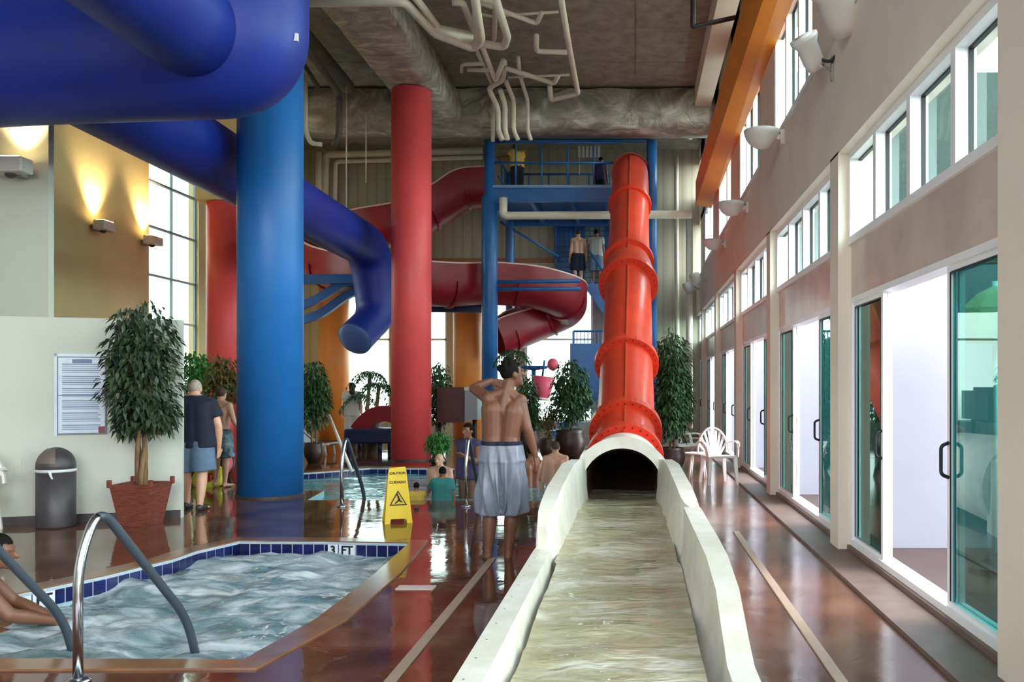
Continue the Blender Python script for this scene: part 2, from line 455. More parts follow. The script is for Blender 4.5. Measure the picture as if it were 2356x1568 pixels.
w = obj('pool_water', fan_surface(pool, -.1, 1, 120, 40, lambda x, y: .018*nz(x, y*2, 2, 2.2)+.008*nz(x, y*2, 4, 6)), M['poolwater'], sm=True)
tag(w, 'rippled turquoise water of the pool behind the blue column', 'water', kind='stuff')
# pale coping and seam strips in the deck
def coping(poly, segs, wd, name, label):
    bm = B(); ctr = sum((Vector((x, y)) for x, y in poly), Vector((0, 0)))/len(poly)
    n = len(poly)
    off = []
    for i in range(n):
        p = Vector(poly[i]); a = (p-Vector(poly[i-1])).normalized(); c = (Vector(poly[(i+1) % n])-p).normalized()
        nn = Vector((a.y+c.y, -a.x-c.x)).normalized()
        if nn.dot(p-ctr) < 0: nn = -nn
        off.append(p+nn*wd)
    for i in segs:
        j = (i+1) % n
        q = [poly[i], poly[j], off[j], off[i]]
        lo = [bm.verts.new((x, y, .0)) for x, y in q]; hi = [bm.verts.new((x, y, .012)) for x, y in q]
        bm.faces.new(hi)
        for k in range(4): bm.faces.new((lo[k], lo[(k+1) % 4], hi[(k+1) % 4], hi[k]))
    bmesh.ops.remove_doubles(bm, verts=bm.verts, dist=1e-4)
    return tag(obj(name, bm, M['coping']), label, 'pool coping')
M['coping'] = mat('wet_tan_coping', '8a6248', .16, var=.15, vscale=4, spec=.7)
coping(spa, range(len(spa)), .2, 'pool_coping', 'tan brown coping rim round the hot tub')
coping(pool, range(1, 7), .35, 'pool_coping', 'pale tan coping rim round the far side of the pool')
for x, y0, y1, lab in ((-1.24, 3.2, 7.6, 'long tan strip on the wet floor, left of the white slide channel'), (1.05, 3.0, 9.0, 'long tan strip on the floor between slide channel and glass doors')):
    b = B(); box(b, x-.032, x+.032, y0, y1, 0, .012, bev=.004)
    tag(obj('floor_strip', b, M['strip']), lab, 'floor strip')
p = onz(957, 1352); b = B(); box(b, p.x-.14, p.x+.14, p.y-.06, p.y+.06, 0, .008, bev=.002)
tag(obj('deck_tile', b, M['paper']), 'small pale pink rectangular tile lying flat on the wet red floor', 'tile')

# ------------------------------------------------------------------ right wall
XW = 2.0; PITCH = 3.97
piers = [(-4.2, -3.6), (-.3, .2), (3.9, 4.43)]+[(7.9+PITCH*k, 8.22+PITCH*k) for k in range(5)]
b = B()
for y0, y1 in piers: box(b, 1.85, 2.2, y0, min(y1, 26), 0, 3.64)
box(b, 1.85, 2.2, -4.2, 26, 3.62, 4.7)
# sloped sill
q = [(1.85, 4.68), (1.99, 4.9), (2.2, 4.9), (2.2, 4.68)]
lo = [b.verts.new((x, -4.2, z)) for x, z in q]; hi = [b.verts.new((x, 26, z)) for x, z in q]
for i in range(4): b.faces.new((lo[i], lo[(i+1) % 4], hi[(i+1) % 4], hi[i]))
for k in range(-4, 4):
    y0 = 12.03+PITCH*k; box(b, 1.93, 2.2, y0, y0+1.37, 4.69, 6.5)
    box(b, 1.93, 2.2, y0, y0+1.37, 7.1, 8.6)
box(b, 1.93, 2.2, -4.2, 26, 6.35, 7.15); box(b, 1.93, 2.2, -4.2, 26, 8.15, 8.6)
struct('wall_right', b, M['beige'])
b = B(); box(b, 1.42, 1.8, -4.2, 20.6, 8.12, 8.6)
struct('trim_1', b, M['beige'])
b = B(); box(b, 1.62, 2.02, -4.2, 26, 0, .03); box(b, 1.93, 2.02, -4.2, 26, .03, .07)
struct('trim_2', b, M['curb'])
# orange bulkhead between the two clerestory rows
b = B()
def prism_y(bm, q0, q1, y0, y1):
    lo = [bm.verts.new((x, y0, z)) for x, z in q0]; hi = [bm.verts.new((x, y1, z)) for x, z in q1]
    n = len(q0)
    for i in range(n): bm.faces.new((lo[i], lo[(i+1) % n], hi[(i+1) % n], hi[i]))
    bm.faces.new(lo[::-1]); bm.faces.new(hi)
prism_y(b, [(1.62, 6.4), (1.95, 6.4), (1.95, 7.7), (1.62, 7.55)], [(1.53, 6.08), (1.93, 5.98), (1.93, 6.75), (1.53, 6.65)], 3, 21.8)
tag(obj('orange_bulkhead', b, M['orange']), 'long orange box beam running along the wall between the upper windows', 'beam')
winn = [0]; doorn = [0]
def bars(bm, y0, y1, z0, z1, x0, x1, wd, cuts):
    box(bm, x0, x1, y0, y1, z0, z0+wd); box(bm, x0, x1, y0, y1, z1-wd, z1)
    for c in cuts: box(bm, x0, x1, c-wd*.6, c+wd*.6, z0+wd, z1-wd)
    for c in (y0+wd/2, y1-wd/2): box(bm, x0, x1, c-wd/2, c+wd/2, z0+wd, z1-wd)
def win(y0, y1, z0, z1, n, x=XW, gm='glass', wd=.065):
    winn[0] += 1
    bm = B(); cuts = [y0+(y1-y0)*i/n for i in range(1, n)]
    bars(bm, y0, y1, z0, z1, x-.06, x+.07, wd, cuts)
    o = struct('window_%d' % winn[0], bm, M['white'])
    gk = B(); ys = [y0]+cuts+[y1]
    for i in range(n):
        a, c = ys[i]+wd*.5, ys[i+1]-wd*.5
        t = .016
        box(gk, x+.02, x+.05, a, a+t, z0+wd, z1-wd); box(gk, x+.02, x+.05, c-t, c, z0+wd, z1-wd)
        box(gk, x+.02, x+.05, a, c, z1-wd-t, z1-wd)
    obj('gasket', gk, M['black'], o)
    for i in range(n):
        g = B(); box(g, x+.035, x+.045, ys[i]+wd*.4, ys[i+1]-wd*.4, z0+wd*.7, z1-wd*.7)
        obj('pane', g, M[gm], o)
    return o
def sliding_door(y0, y1):
    doorn[0] += 1; zs, zh = .07, 2.31; x = XW
    bm = B(); bars(bm, y0, y1, zs, zh, x-.04, x+.1, .05, [])
    o = struct('door_%d' % doorn[0], bm, M['white'])
    L = y1-y0; a1 = y1-L*.28; a0 = y1-L*.69
    for k, (p0, p1, dx) in enumerate(((a1, y1-.04, .0), (a1+.03, y1-.1, .05), (y0+.04, a0, .0), (y0+.1, a0-.02, .05))):
        f = B(); bars(f, p0, p1, zs+.03, zh-.03, x-.02+dx, x+.015+dx, .055, [])
        q = obj('door_panel', f, M['white'], o)
        if dx == 0 or k == 1:
            g = B(); box(g, x-.005+dx, x+.003+dx, p0+.04, p1-.04, zs+.08, zh-.08); obj('pane', g, M['tealglass'], q)
        if dx == 0:
            gk = B(); w_ = .012
            for c in (p0+.055, p1-.055-w_): box(gk, x-.024, x-.019, c, c+w_, zs+.09, zh-.09)
            box(gk, x-.024, x-.019, p0+.055, p1-.055, zh-.1, zh-.09); obj('gasket', gk, M['black'], q)
            hy = p0+.03 if k == 0 else p1-.03
            h = B(); tube(h, fillet([(x-.02, hy, .93), (x-.07, hy, .95), (x-.07, hy, 1.13), (x-.02, hy, 1.15)], .03), .012, 8)
            hb = obj('handle', h, M['black'], q, True); hb['label'] = 'black pull handle'
    sp = B(); box(sp, x-.03, x+.1, y0, y1, zh, 2.79); so = obj('spandrel', sp, M['spandrel'], o); so['label'] = 'glossy beige panel over the door'
    return o
bays = [(.2, 3.9), (4.43, 7.9)]+[(8.22+PITCH*k, 7.9+PITCH*(k+1)) for k in range(4)]+[(24.1, 26)]
for y0, y1 in bays:
    sliding_door(y0, y1)
    win(y0, y1, 2.79, 3.62, 4 if y1-y0 > 3 else 2)
for k in range(-4, 4):
    y1 = 12.03+PITCH*k; y0 = y1-2.6
    win(y0, y1, 4.9, 6.36, 3); win(y0, y1, 7.15, 8.15, 3)
# wall lamps on the sill
def bowl_lamp(Y, Z, x, s, label):
    t = thing('wall_lamp', label, 'wall lamp', (x, Y, Z), 'scoop wall lamps along the window wall')
    bm = B()
    pr = [(.0, -.16), (.09, -.145), (.17, -.08), (.21, .0), (.225, .06), (.215, .062), (.195, .0), (.15, -.07), (.07, -.125), (0, -.135)]
    lathe(bm, [(max(r, .0005)*s, z*s) for r, z in pr], n=24); xform(bm, Matrix.Translation((x-.28*s, Y, Z)))
    obj('bowl', bm, M['lamp'], t, True)
    bm = B(); sweep(bm, catmull([(x-.12*s, Y, Z-.02), (x-.02, Y, Z-.03), (1.9, Y, Z)], 5), [(-.06*s, -.035*s), (.06*s, -.035*s), (.06*s, .03*s), (-.06*s, .03*s)])
    obj('arm', bm, M['lamp'], t)
    bm = B(); box(bm, 1.8, 1.86, Y-.08*s, Y+.08*s, Z-.12*s, Z+.06*s, bev=.01); obj('wall_plate', bm, M['lamp'], t)
    return t
bowl_lamp(10.8, 4.62, 1.86, 1.0, 'nearest pale scoop wall lamp standing off the wall under a bright window')
bowl_lamp(14.2, 4.45, 1.86, 1.0, 'second pale scoop wall lamp, below the far end of the orange beam')
bowl_lamp(17.6, 4.42, 1.86, .95, 'third scoop wall lamp along the wall, over the narrow far windows')
def cyl_lamp(p, label):
    t = thing('wall_lamp', label, 'wall lamp', p)
    bm = B(); pr = [(.001, -.17), (.1, -.17), (.13, -.1), (.14, .1), (.1, .14), (.001, .15)]
    lathe(bm, pr, n=20); xform(bm, Matrix.Translation(p) @ Matrix.Rotation(-.35, 4, 'Y')); obj('housing', bm, M['lamp'], t, True)
    bm = B(); tube(bm, [p, (1.84, p[1], p[2]-.06)], .035, 10); obj('arm', bm, M['lamp'], t, True)
    return t
cyl_lamp(at(1600, 640, 22.5), 'small pale cylinder lamp on the wall near the far right corner')
cyl_lamp(at(1583, 660, 24.5), 'farthest small white lamp, beside the white pipes at the corner')
# floodlights on brackets near the camera
def flood(p, label, big, cable=True):
    p = Vector(p); t = thing('floodlight', label, 'floodlight', p)
    s = big; R = Matrix.Translation(p) @ Matrix.Rotation(.5, 4, 'X') @ Matrix.Rotation(-.5, 4, 'Y')
    bm = B(); lathe(bm, [(.001, -.2*s), (.08*s, -.19*s), (.105*s, -.1*s), (.105*s, .06*s), (.14*s, .12*s), (.14*s, .15*s), (.11*s, .155*s), (.001, .14*s)], n=22)
    obj('housing', xform(bm, R), M['lamp'], t, True)
    bm = B(); lathe(bm, [(.001, .16*s), (.1*s, .158*s), (.1*s, .142*s), (.001, .14*s)], n=22); obj('lens', xform(bm, R), M['plastic'], t, True)
    if cable:
        bm = B(); tube(bm, [p+Vector((.02, 0, -.1)), (1.84, p.y, p.z-.18)], .012, 8); obj('bracket_arm', bm, M['steel'], t, True)
        bm = B(); box(bm, 1.83, 1.86, p.y-.02, p.y+.02, p.z-.28, p.z-.05, bev=.004); obj('wall_plate', bm, M['steel'], t)
        bm = B(); tube(bm, catmull([p+Vector((.06, 0, -.06)), p+Vector((.2, -.05, -.1)), p+Vector((.3, -.1, .1)), p+Vector((.32, -.1, .32))], 7), .016, 8); obj('cable', bm, M['black'], t, True)
    return t
flood(at(1862, 118, 8.1), 'grey floodlight with a black cable on a thin bracket', .95)
flood(at(1925, 12, 7.4), 'large pale floodlight at the top edge of the photo, above the black cable', 1.35, False)
# outside: patio, fin walls, wing, canopy standing in for a reflection in the door glass
b = B(); box(b, 2.02, 30, -6, 40, -.08, .03); struct('ground_patio', b, M['patio'])
b = B()
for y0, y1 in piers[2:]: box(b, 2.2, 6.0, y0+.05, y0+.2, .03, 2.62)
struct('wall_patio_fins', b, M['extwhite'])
b = B(); box(b, 2.6, 26, 29, 30, .03, 12); struct('wall_wing_outside', b, M['wing'])
up = Vector((2.86, 6.9, .14))
t = thing('reflection_canopy', 'small cream canopy on a pole standing in for a reflection in the nearest tinted glass door', 'umbrella', up)
bm = B(); lathe(bm, [(.34, 1.72), (.33, 1.8), (.27, 1.98), (.14, 2.1), (.02, 2.16), (.002, 2.14), (.13, 2.07), (.25, 1.95), (.32, 1.74)], up.x, up.y, up.z, n=8); obj('canopy', bm, M['canvas'], t)
bm = B(); tube(bm, [up+Vector((0, 0, .05)), up+Vector((0, 0, 2.2))], .022, 10); obj('pole', bm, M['white'], t, True)
bm = B(); lathe(bm, [(.2, -.11), (.2, -.06), (.06, 0), (.001, 0)], up.x, up.y, up.z, n=20); obj('base', bm, M['bin'], t)

# ------------------------------------------------------------------ ceiling, back wall, left wall
b = B(); box(b, -12, 2.2, -4.2, 27, 8.6, 8.8)
for x in (.05, -9): box(b, x-.02, x+.02, -4.2, 20.6, 8.57, 8.6)
for y in (17.2, 14, 19.0): box(b, -12, 1.4, y-.012, y+.012, 8.585, 8.6)
struct('ceiling', b, M['ceiling'])
def lumpy(bm, amp, s, cuts):
    bmesh.ops.subdivide_edges(bm, edges=bm.edges, cuts=cuts, use_grid_fill=True)
    for v in bm.verts:
        d = noise.noise_vector(v.co*s)
        v.co += d*amp
    return bm
b = B(); n_ = 60
prof = [(-.5, 0), (-.2, -.02), (.2, -.02), (.5, 0), (.55, .3), (.5, .68), (-.5, .68), (-.55, .3)]
sweep(b, [(-4.58, y, 7.66) for y in [10+10.3*i/n_ for i in range(n_+1)]], [(q[0], q[1]) for q in prof])
for v in b.verts: v.co += noise.noise_vector(v.co*2.3)*.03
tag(obj('wrapped_duct', b, M['foil'], sm=True), 'long silver wrapped duct under the ceiling, running over the red column', 'duct')
b = B(); n_ = 70
prof = [(-.5, .1), (-.42, -.02), (0, -.08), (.42, -.02), (.5, .1), (.52, .87), (-.52, .87)]
sweep(b, [(-9.5+11.4*i/n_, 21.0, 7.66) for i in range(n_+1)], prof)
for v in b.verts: v.co += noise.noise_vector(v.co*2.0)*.04
tag(obj('wrapped_duct', b, M['foil2'] if 'foil2' in M else M['foil'], sm=True), 'big crumpled grey cross duct under the ceiling at the hall far end', 'duct')
# back wall with big openings
YB = 26.0
b = B()
wx0, wx1, wz0, wz1 = -9.2, -1.25, .45, 4.55
box(b, -12, wx0, YB, YB+.25, 0, 8.6); box(b, wx1, 2.2, YB, YB+.25, 0, 8.6)
box(b, wx0, wx1, YB, YB+.25, wz1, 8.6); box(b, wx0, wx1, YB, YB+.25, 0, wz0)
for x in (-7.2, -5.5, -3.4): box(b, x-.12, x+.12, YB, YB+.25, wz0, wz1)
struct('wall_back', b, M['siding'])
for x0, x1 in ((-9.2, -7.32), (-7.08, -5.62), (-5.38, -3.52), (-3.28, -1.25)):
    winn[0] += 1; bm = B(); wd = .06
    for (a, c, d, e) in ((x0, x1, wz0, wz0+wd), (x0, x1, wz1-wd, wz1), (x0, x0+wd, wz0, wz1), (x1-wd, x1, wz0, wz1), (x0, x1, 2.9, 2.96)): box(bm, a, c, YB+.08, YB+.16, d, e)
    o = struct('window_%d' % winn[0], bm, M['white'])
    g = B(); box(g, x0+.03, x1-.03, YB+.11, YB+.12, wz0+.03, wz1-.03); obj('pane', g, M['glass'], o)
b = B(); box(b, -8.5, -2.0, YB-.1, YB-.005, 5.22, 5.34); struct('trim_3', b, mat('rust_trim', '9a6240', .6))
# left side wall
XL = -10.5
b = B(); box(b, XL-.25, XL, 9.2, 18.8, 0, 8.6); box(b, XL-.25, XL, 18.8, 20.95, 0, 1.5); box(b, XL-.25, XL, 18.8, 20.95, 7.0, 8.6); box(b, XL-.25, XL, 20.95, 26.2, 0, 8.6)
struct('wall_left', b, M['tan'])
winn[0] += 1; bm = B(); x = XL-.1; wd = .06
for z in (1.5, 2.96, 3.94, 5.0, 6.0, 6.94): box(bm, x-.04, x+.04, 18.8, 20.95, z, z+.04)
for y in (18.8, 19.85, 20.91): box(bm, x-.02, x+.03, y, y+.04, 1.5, 7.0)
o = struct('window_%d' % winn[0], bm, M['greybox']); g = B(); box(g, x-.005, x+.005, 18.83, 20.92, 1.53, 6.97); obj('pane', g, M['glass'], o)
# low white wall with the notice, upper pilaster behind it
pA = Vector((-5.2, 10.0)); dA = Vector((-1.0, -.34)).normalized(); nA = Vector((dA.y, -dA.x))
nA = nA if nA.y > 0 else -nA
b = B(); e = pA+dA*6.5
def wallseg(bm, p, q, th, z0, z1):
    n_ = Vector((-(q-p).y, (q-p).x)).normalized()
    if n_.y < 0: n_ = -n_
    pts = [p, q, q+n_*th, p+n_*th]
    lo = [bm.verts.new((v.x, v.y, z0)) for v in pts]; hi = [bm.verts.new((v.x, v.y, z1)) for v in pts]
    for i in range(4): bm.faces.new((lo[i], lo[(i+1) % 4], hi[(i+1) % 4], hi[i]))
    bm.faces.new(lo[::-1]); bm.faces.new(hi)
wallseg(b, pA, e, .1, 0, 2.27)
struct('wall_low', b, M['cream'])
b = B(); wallseg(b, pA+dA*.02-nA*.012, e, .012, 0, .09); struct('baseboard_low', b, M['bin'])
b = B(); box(b, -12, -7.12, 10.56, 10.66, 0, 8.6); struct('wall_left_pier', b, M['cream'])
b = B(); box(b, -8.97, -8.05, 17.75, 18.65, 5.33, 8.6); struct('wall_left_header', b, M['tan'])

# the hall behind the camera, unseen; walls and opening shaped to control the light
b = B()
for (x0, x1, z0, z1) in ((-12, -6.5, 0, 8.6), (1, 2.2, 0, 8.6), (-6.5, 1, 0, 2.6), (-6.5, 1, 8.0, 8.6)): box(b, x0, x1, -4.45, -4.2, z0, z1)
struct('wall_front', b, M['cream'])
b = B(); box(b, -12.25, -12, -4.45, 10.6, 0, 8.6); struct('wall_left_near', b, M['cream'])

# ------------------------------------------------------------------ columns
def column(x, y, r, z1, m, label):
    t = thing('round_column', label, 'column', (x, y, 0))
    bm = B(); lathe(bm, [(r, 0), (r, z1)], x, y, 0, n=48); obj('shaft', bm, m, t, True).data.polygons.foreach_set('use_smooth', [True]*48+[False]*2)
    bm = B(); lathe(bm, [(r+.012, 0), (r+.012, .025), (r+.002, .03)], x, y, 0, n=48); obj('base_ring', bm, M['bin'], t)
    return t
column(-5.05, 12.06, .43, 7.63, M['bluecol'], 'thick bright blue round column beside the pool, left of the photo centre')
column(-4.62, 18.0, .405, 7.62, M['redcol'], 'tall red round column on the far pool edge under the silver duct')
column(-8.5, 18.2, .43, 5.32, M['redcol'], 'red round column half hidden behind the blue column, beside the left window')
column(-8.5, 24.6, .41, 4.4, M['orangecol'], 'orange round column behind the dark potted tree, near the far windows')
column(-4.72, 24.6, .41, 4.6, M['orangecol'], 'orange round column under the dark red flume, beside the blue tower leg')

# ------------------------------------------------------------------ red tube slide
axis = catmull([(-.13, 10.6, .44), (-.13, 11.6, .47), (-.13, 12.6, .86), (-.13, 14.2, 1.78), (-.12, 15.9, 2.98), (-.12, 18.6, 4.72), (-.1, 20.3, 6.1), (-.1, 21.3, 6.72), (-.1, 22.4, 6.95), (-.1, 23.0, 6.98)], 10)
ts = thing('tube_slide', 'tall red enclosed tube slide coming down from the blue tower to the white channel', 'water slide', axis[0])
RT = .43
bm = B(); sweep(bm, axis, circ(RT, 40), caps=False)
tb_ = obj('tube', bm, M['redtube'], ts, True)
sm_ = tb_.modifiers.new('thick', 'SOLIDIFY'); sm_.thickness = .02; sm_.offset = -1
fr = frames(axis)
def near_y(y): return min(range(len(axis)), key=lambda i: abs(axis[i].y-y))
for y, wv, dep in ((11.75, .07, .1), (12.55, .06, .1), (14.3, .06, .1), (16.55, .07, .14), (17.55, .05, .08), (19.75, .05, .06), (21.6, .05, .06)):
    i = near_y(y); p = axis[i]; s, u, t_ = fr[i]
    bm = B(); n = 40; r0, r1 = RT-.005, RT+dep
    rings = []
    for (r, o_) in ((r0, -wv), (r1, -wv), (r1, wv), (r0, wv)):
        rings.append([bm.verts.new(p+(s*math.cos(2*PI*j/n)+u*math.sin(2*PI*j/n))*r+t_*o_) for j in range(n)])
    for a in range(4):
        for j in range(n):
            k = (j+1) % n; bm.faces.new((rings[a][j], rings[a][k], rings[(a+1) % 4][k], rings[(a+1) % 4][j]))
    fl = obj('flange', bm, M['redtube'], ts)
    if y < 17:
        bm = B(); ball(bm, (0, 0, 0), .014, seg=8, rings=6); b0 = None
        for j in range(28):
            a = 2*PI*j/28; c = p+(s*math.cos(a)+u*math.sin(a))*(RT+dep*.55)-t_*(wv+.005)
            if b0 is None: b0 = obj('bolt', bm, M['redflume'], fl); q_ = b0
            else: q_ = b0.copy(); C.objects.link(q_)
            q_.location = c
# big cuff
i0, i1 = near_y(16.6), near_y(17.3)
bm = B(); sweep(bm, axis[i0:i1+1], lambda i, n: circ(RT+.1-.06*i/(n-1), 40), caps=False); obj('cuff', bm, M['redtube'], ts, True)
bm = B(); sweep(bm, axis, [(-.012, RT-.01), (.012, RT-.01), (.012, RT+.03), (-.012, RT+.03)]); obj('seam', bm, mat('red_seam', 'd8603f', .4), ts)
# open red cuff hood at the top of the tube
bm = B(); i0 = near_y(21.4); sweep(bm, axis[i0:near_y(22.0)+1], lambda i, n: circ(RT+.05, 36), caps=False); obj('hood', bm, M['redtube'], ts, True)

# ------------------------------------------------------------------ white run-out channel
CXs = -.13
rc = thing('slide_channel', 'long white fibreglass run out channel full of water at the foot of the red tube', 'water slide', (CXs, 6, 0))
def chan(bm, secs, nb=9):
    """secs: (y, xl, zl, xr, zr, rim, zfloor)"""
    rows = []
    for y, xl, zl, xr, zr, rw, zf, fw in secs:
        pts = [(xl-.02, 0.0), (xl, zl-.03), (xl, zl), (xl+rw, zl)]
        ix0, ix1 = xl+rw, xr-rw
        m = 14
        for k in range(1, m):
            th = PI*k/m
            cx = (ix0+ix1)/2; hw = (ix1-ix0)/2
            c = math.cos(th); s_ = math.sin(th)
            xx = cx-hw*math.copysign(abs(c)**.55, c)
            zt = zl+(zr-zl)*(k/m)
            zz = zt-(zt-zf)*(s_**.55)
            pts.append((xx, zz))
        pts += [(xr-rw, zr), (xr, zr), (xr, zr-.03), (xr+.02, 0.0)]
        rows.append([bm.verts.new((x_, y, z_)) for x_, z_ in pts])
    for i in range(len(rows)-1):
        for j in range(len(rows[0])-1):
            bm.faces.new((rows[i][j], rows[i][j+1], rows[i+1][j+1], rows[i+1][j]))
    for rw_ in (rows[0], rows[-1]):
        fl_ = [bm.verts.new((v.co.x, v.co.y, 0)) for v in rw_]
        for j in range(2, len(rw_)-3): bm.faces.new((rw_[j], rw_[j+1], fl_[j+1], fl_[j]))
    return rows
def lerp_secs(keys, step=.12):
    out = []
    for a, c in zip(keys, keys[1:]):
        n = max(1, int(abs(c[0]-a[0])/step))
        for k in range(n):
            t = k/n; t2 = t
            out.append(tuple(x+(y-x)*t2 for x, y in zip(a, c)))
    out.append(keys[-1]); return out
# y, xl, zl, xr, zr, rim, floor, -
k1 = [(9.02, -.56, .74, .30, .74, .05, .1, 1), (8.6, -.62, .775, .36, .775, .075, .1, 1), (8.0, -.66, .785, .40, .785, .095, .1, 1), (6.9, -.685, .70, .44, .71, .1, .1, 1), (6.5, -.69, .635, .45, .67, .095, .1, 1), (6.32, -.69, .59, .452, .65, .08, .1, 1), (6.2, -.685, .5, .455, .635, .05, .1, 1)]
bm = B(); chan(bm, lerp_secs(k1)); u_ = obj('upper_section', bm, M['channel'], rc, True)
k2 = [(6.2, -.70, .345, .46, .635, .1, .08, 1), (5.0, -.70, .345, .475, .62, .1, .07, 1), (4.75, -.70, .345, .50, .57, .1, .06, 1), (4.4, -.70, .345, .52, .47, .1, .05, 1), (4.05, -.70, .345, .52, .33, .1, .05, 1), (3.8, -.70, .345, .515, .27, .1, .05, 1), (2.2, -.70, .345, .515, .27, .1, .05, 1)]
bm = B(); chan(bm, lerp_secs(k2)); l_ = obj('lower_section', bm, M['channel'], rc, True)
for q in (u_, l_):
    s2 = q.modifiers.new('thick', 'SOLIDIFY'); s2.thickness = .014; s2.offset = 1
    q.modifiers.new('edge', 'EDGE_SPLIT').split_angle = math.radians(50)
bm = B(); lathe(bm, [(.016, 0), (.016, .008), (.001, .011)], n=8); b0 = None
for k in range(14):
    if b0 is None: b0 = obj('bolt', bm, M['darkrail'], l_); q_ = b0
    else: q_ = b0.copy(); C.objects.link(q_)
    q_.location = (-.672, 2.6+.27*k, .345)
# arch mouth: a white collar round the tube end, flowing into the side rims
bm = B(); n = 40; rows = []
zc = .45
for (y, ri, ro) in ((8.95, .42, .54), (9.15, .42, .53), (9.9, .425, .5), (10.9, .43, .48)):
    ring_o = []; ring_i = []
    for j in range(n+1):
        a = -.25*PI+1.5*PI*j/n
        ring_o.append((CXs+ro*math.cos(a), y, max(0, zc+ro*math.sin(a)))); ring_i.append((CXs+ri*math.cos(a), y, max(.05, zc+ri*math.sin(a))))
    rows.append(([bm.verts.new(v) for v in ring_o], [bm.verts.new(v) for v in ring_i]))
for i in range(len(rows)-1):
    for j in range(n):
        bm.faces.new((rows[i][0][j], rows[i][0][j+1], rows[i+1][0][j+1], rows[i+1][0][j]))
        bm.faces.new((rows[i][1][j], rows[i][1][j+1], rows[i+1][1][j+1], rows[i+1][1][j]))
for rr in (rows[0], rows[-1]):
    for j in range(n): bm.faces.new((rr[0][j], rr[0][j+1], rr[1][j+1], rr[1][j]))
obj('mouth_arch', bm, M['channel'], rc, True).modifiers.new('e', 'EDGE_SPLIT').split_angle = math.radians(45)
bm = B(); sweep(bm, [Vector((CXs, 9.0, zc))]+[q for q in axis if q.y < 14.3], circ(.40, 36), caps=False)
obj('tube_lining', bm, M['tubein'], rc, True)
# running water
bm = B(); rows = []; ny, nx = 120, 30
for i in range(ny+1):
    y = 2.2+(10.2-2.2)*i/ny
    zw = .2+.15*min(1, max(0, (y-3.6)/4.5))
    if y > 8.9: zw -= .06*min(1, (y-8.9)/.5)
    hw = .43 if y < 8.7 else .37
    xc_ = CXs if y > 6 else CXs+.02
    row = []
    for j in range(nx+1):
        x = xc_+hw*(2*j/nx-1)
        row.append(bm.verts.new((x, y, zw+.026*nz(x, y*1.4, 3, 2.2)+.012*nz(x, y*2.2, 6, 6)+.004*nz(x, y*2, 9, 15))))
    rows.append(row)
for i in range(ny):
    for j in range(nx): bm.faces.new((rows[i][j], rows[i][j+1], rows[i+1][j+1], rows[i+1][j]))
w = obj('channel_water', bm, M['runwater'], sm=True); tag(w, 'murky rippling water running in the white slide channel', 'water', kind='stuff')

# ------------------------------------------------------------------ blue enclosed slide, upper left
bs = thing('enclosed_slide', 'huge dark blue enclosed slide tube crossing the top left of the hall', 'water slide', (-5.5, 9, 4.9))
bm = B(); sweep(bm, fillet([(-10.2, 9.0, 4.86), (-8, 9.0, 4.8), (-6.2, 9.0, 4.9), (-4.07, 9.0, 4.97), (-4.07, 9.0, 8.55)], .27, 12), circ(.66, 44), zup=False, up=Vector((0, 1, 0)))
obj('cross_tube', bm, M['blue'], bs, True)
bm = B(); sweep(bm, [(-4.32, y, 5.0) for y in (-2, 0, 2, 4, 6, 7.6)]+[(-4.32, 8.05, 5.0), (-4.32, 8.5, 5.0)], circ(.47, 40)); obj('inlet_tube', bm, M['blue'], bs, True)
pth = fillet([(-6.05, 9.2, 4.84), (-6.05, 14, 4.76), (-6.02, 19.75, 4.66), (-5.85, 19.95, 3.2), (-6.12, 19.0, 2.55)], .75, 10)
bm = B(); sweep(bm, pth, lambda i, n: circ(.475 if i < n-9 else .475-.09*min(1, (i-(n-9))/7), 40), zup=False, up=Vector((0, 0, 1)), caps=False)
o = obj('outlet_tube', bm, M['blue'], bs, True)
bm = B(); a = pth[-1]; d = (pth[-1]-pth[-2]).normalized(); q = d.to_track_quat('Z', 'Y').to_matrix()
lathe(bm, [(.39, -.02), (.36, .03), (.2, .07), (.001, .09)], n=32); xform(bm, Matrix.Translation(a) @ q.to_4x4()); c_ = obj('end_cap', bm, mat('pale_blue_cap', '4f72b4', .35), bs, True); c_['label'] = 'paler blue rounded end cap'
bm = B(); box(bm, -3.462, -3.42, 8.82, 8.85, 5.01, 5.09); s_ = obj('sticker', xform(bm, Matrix()), M['white'], bs); s_['label'] = 'small white sticker'

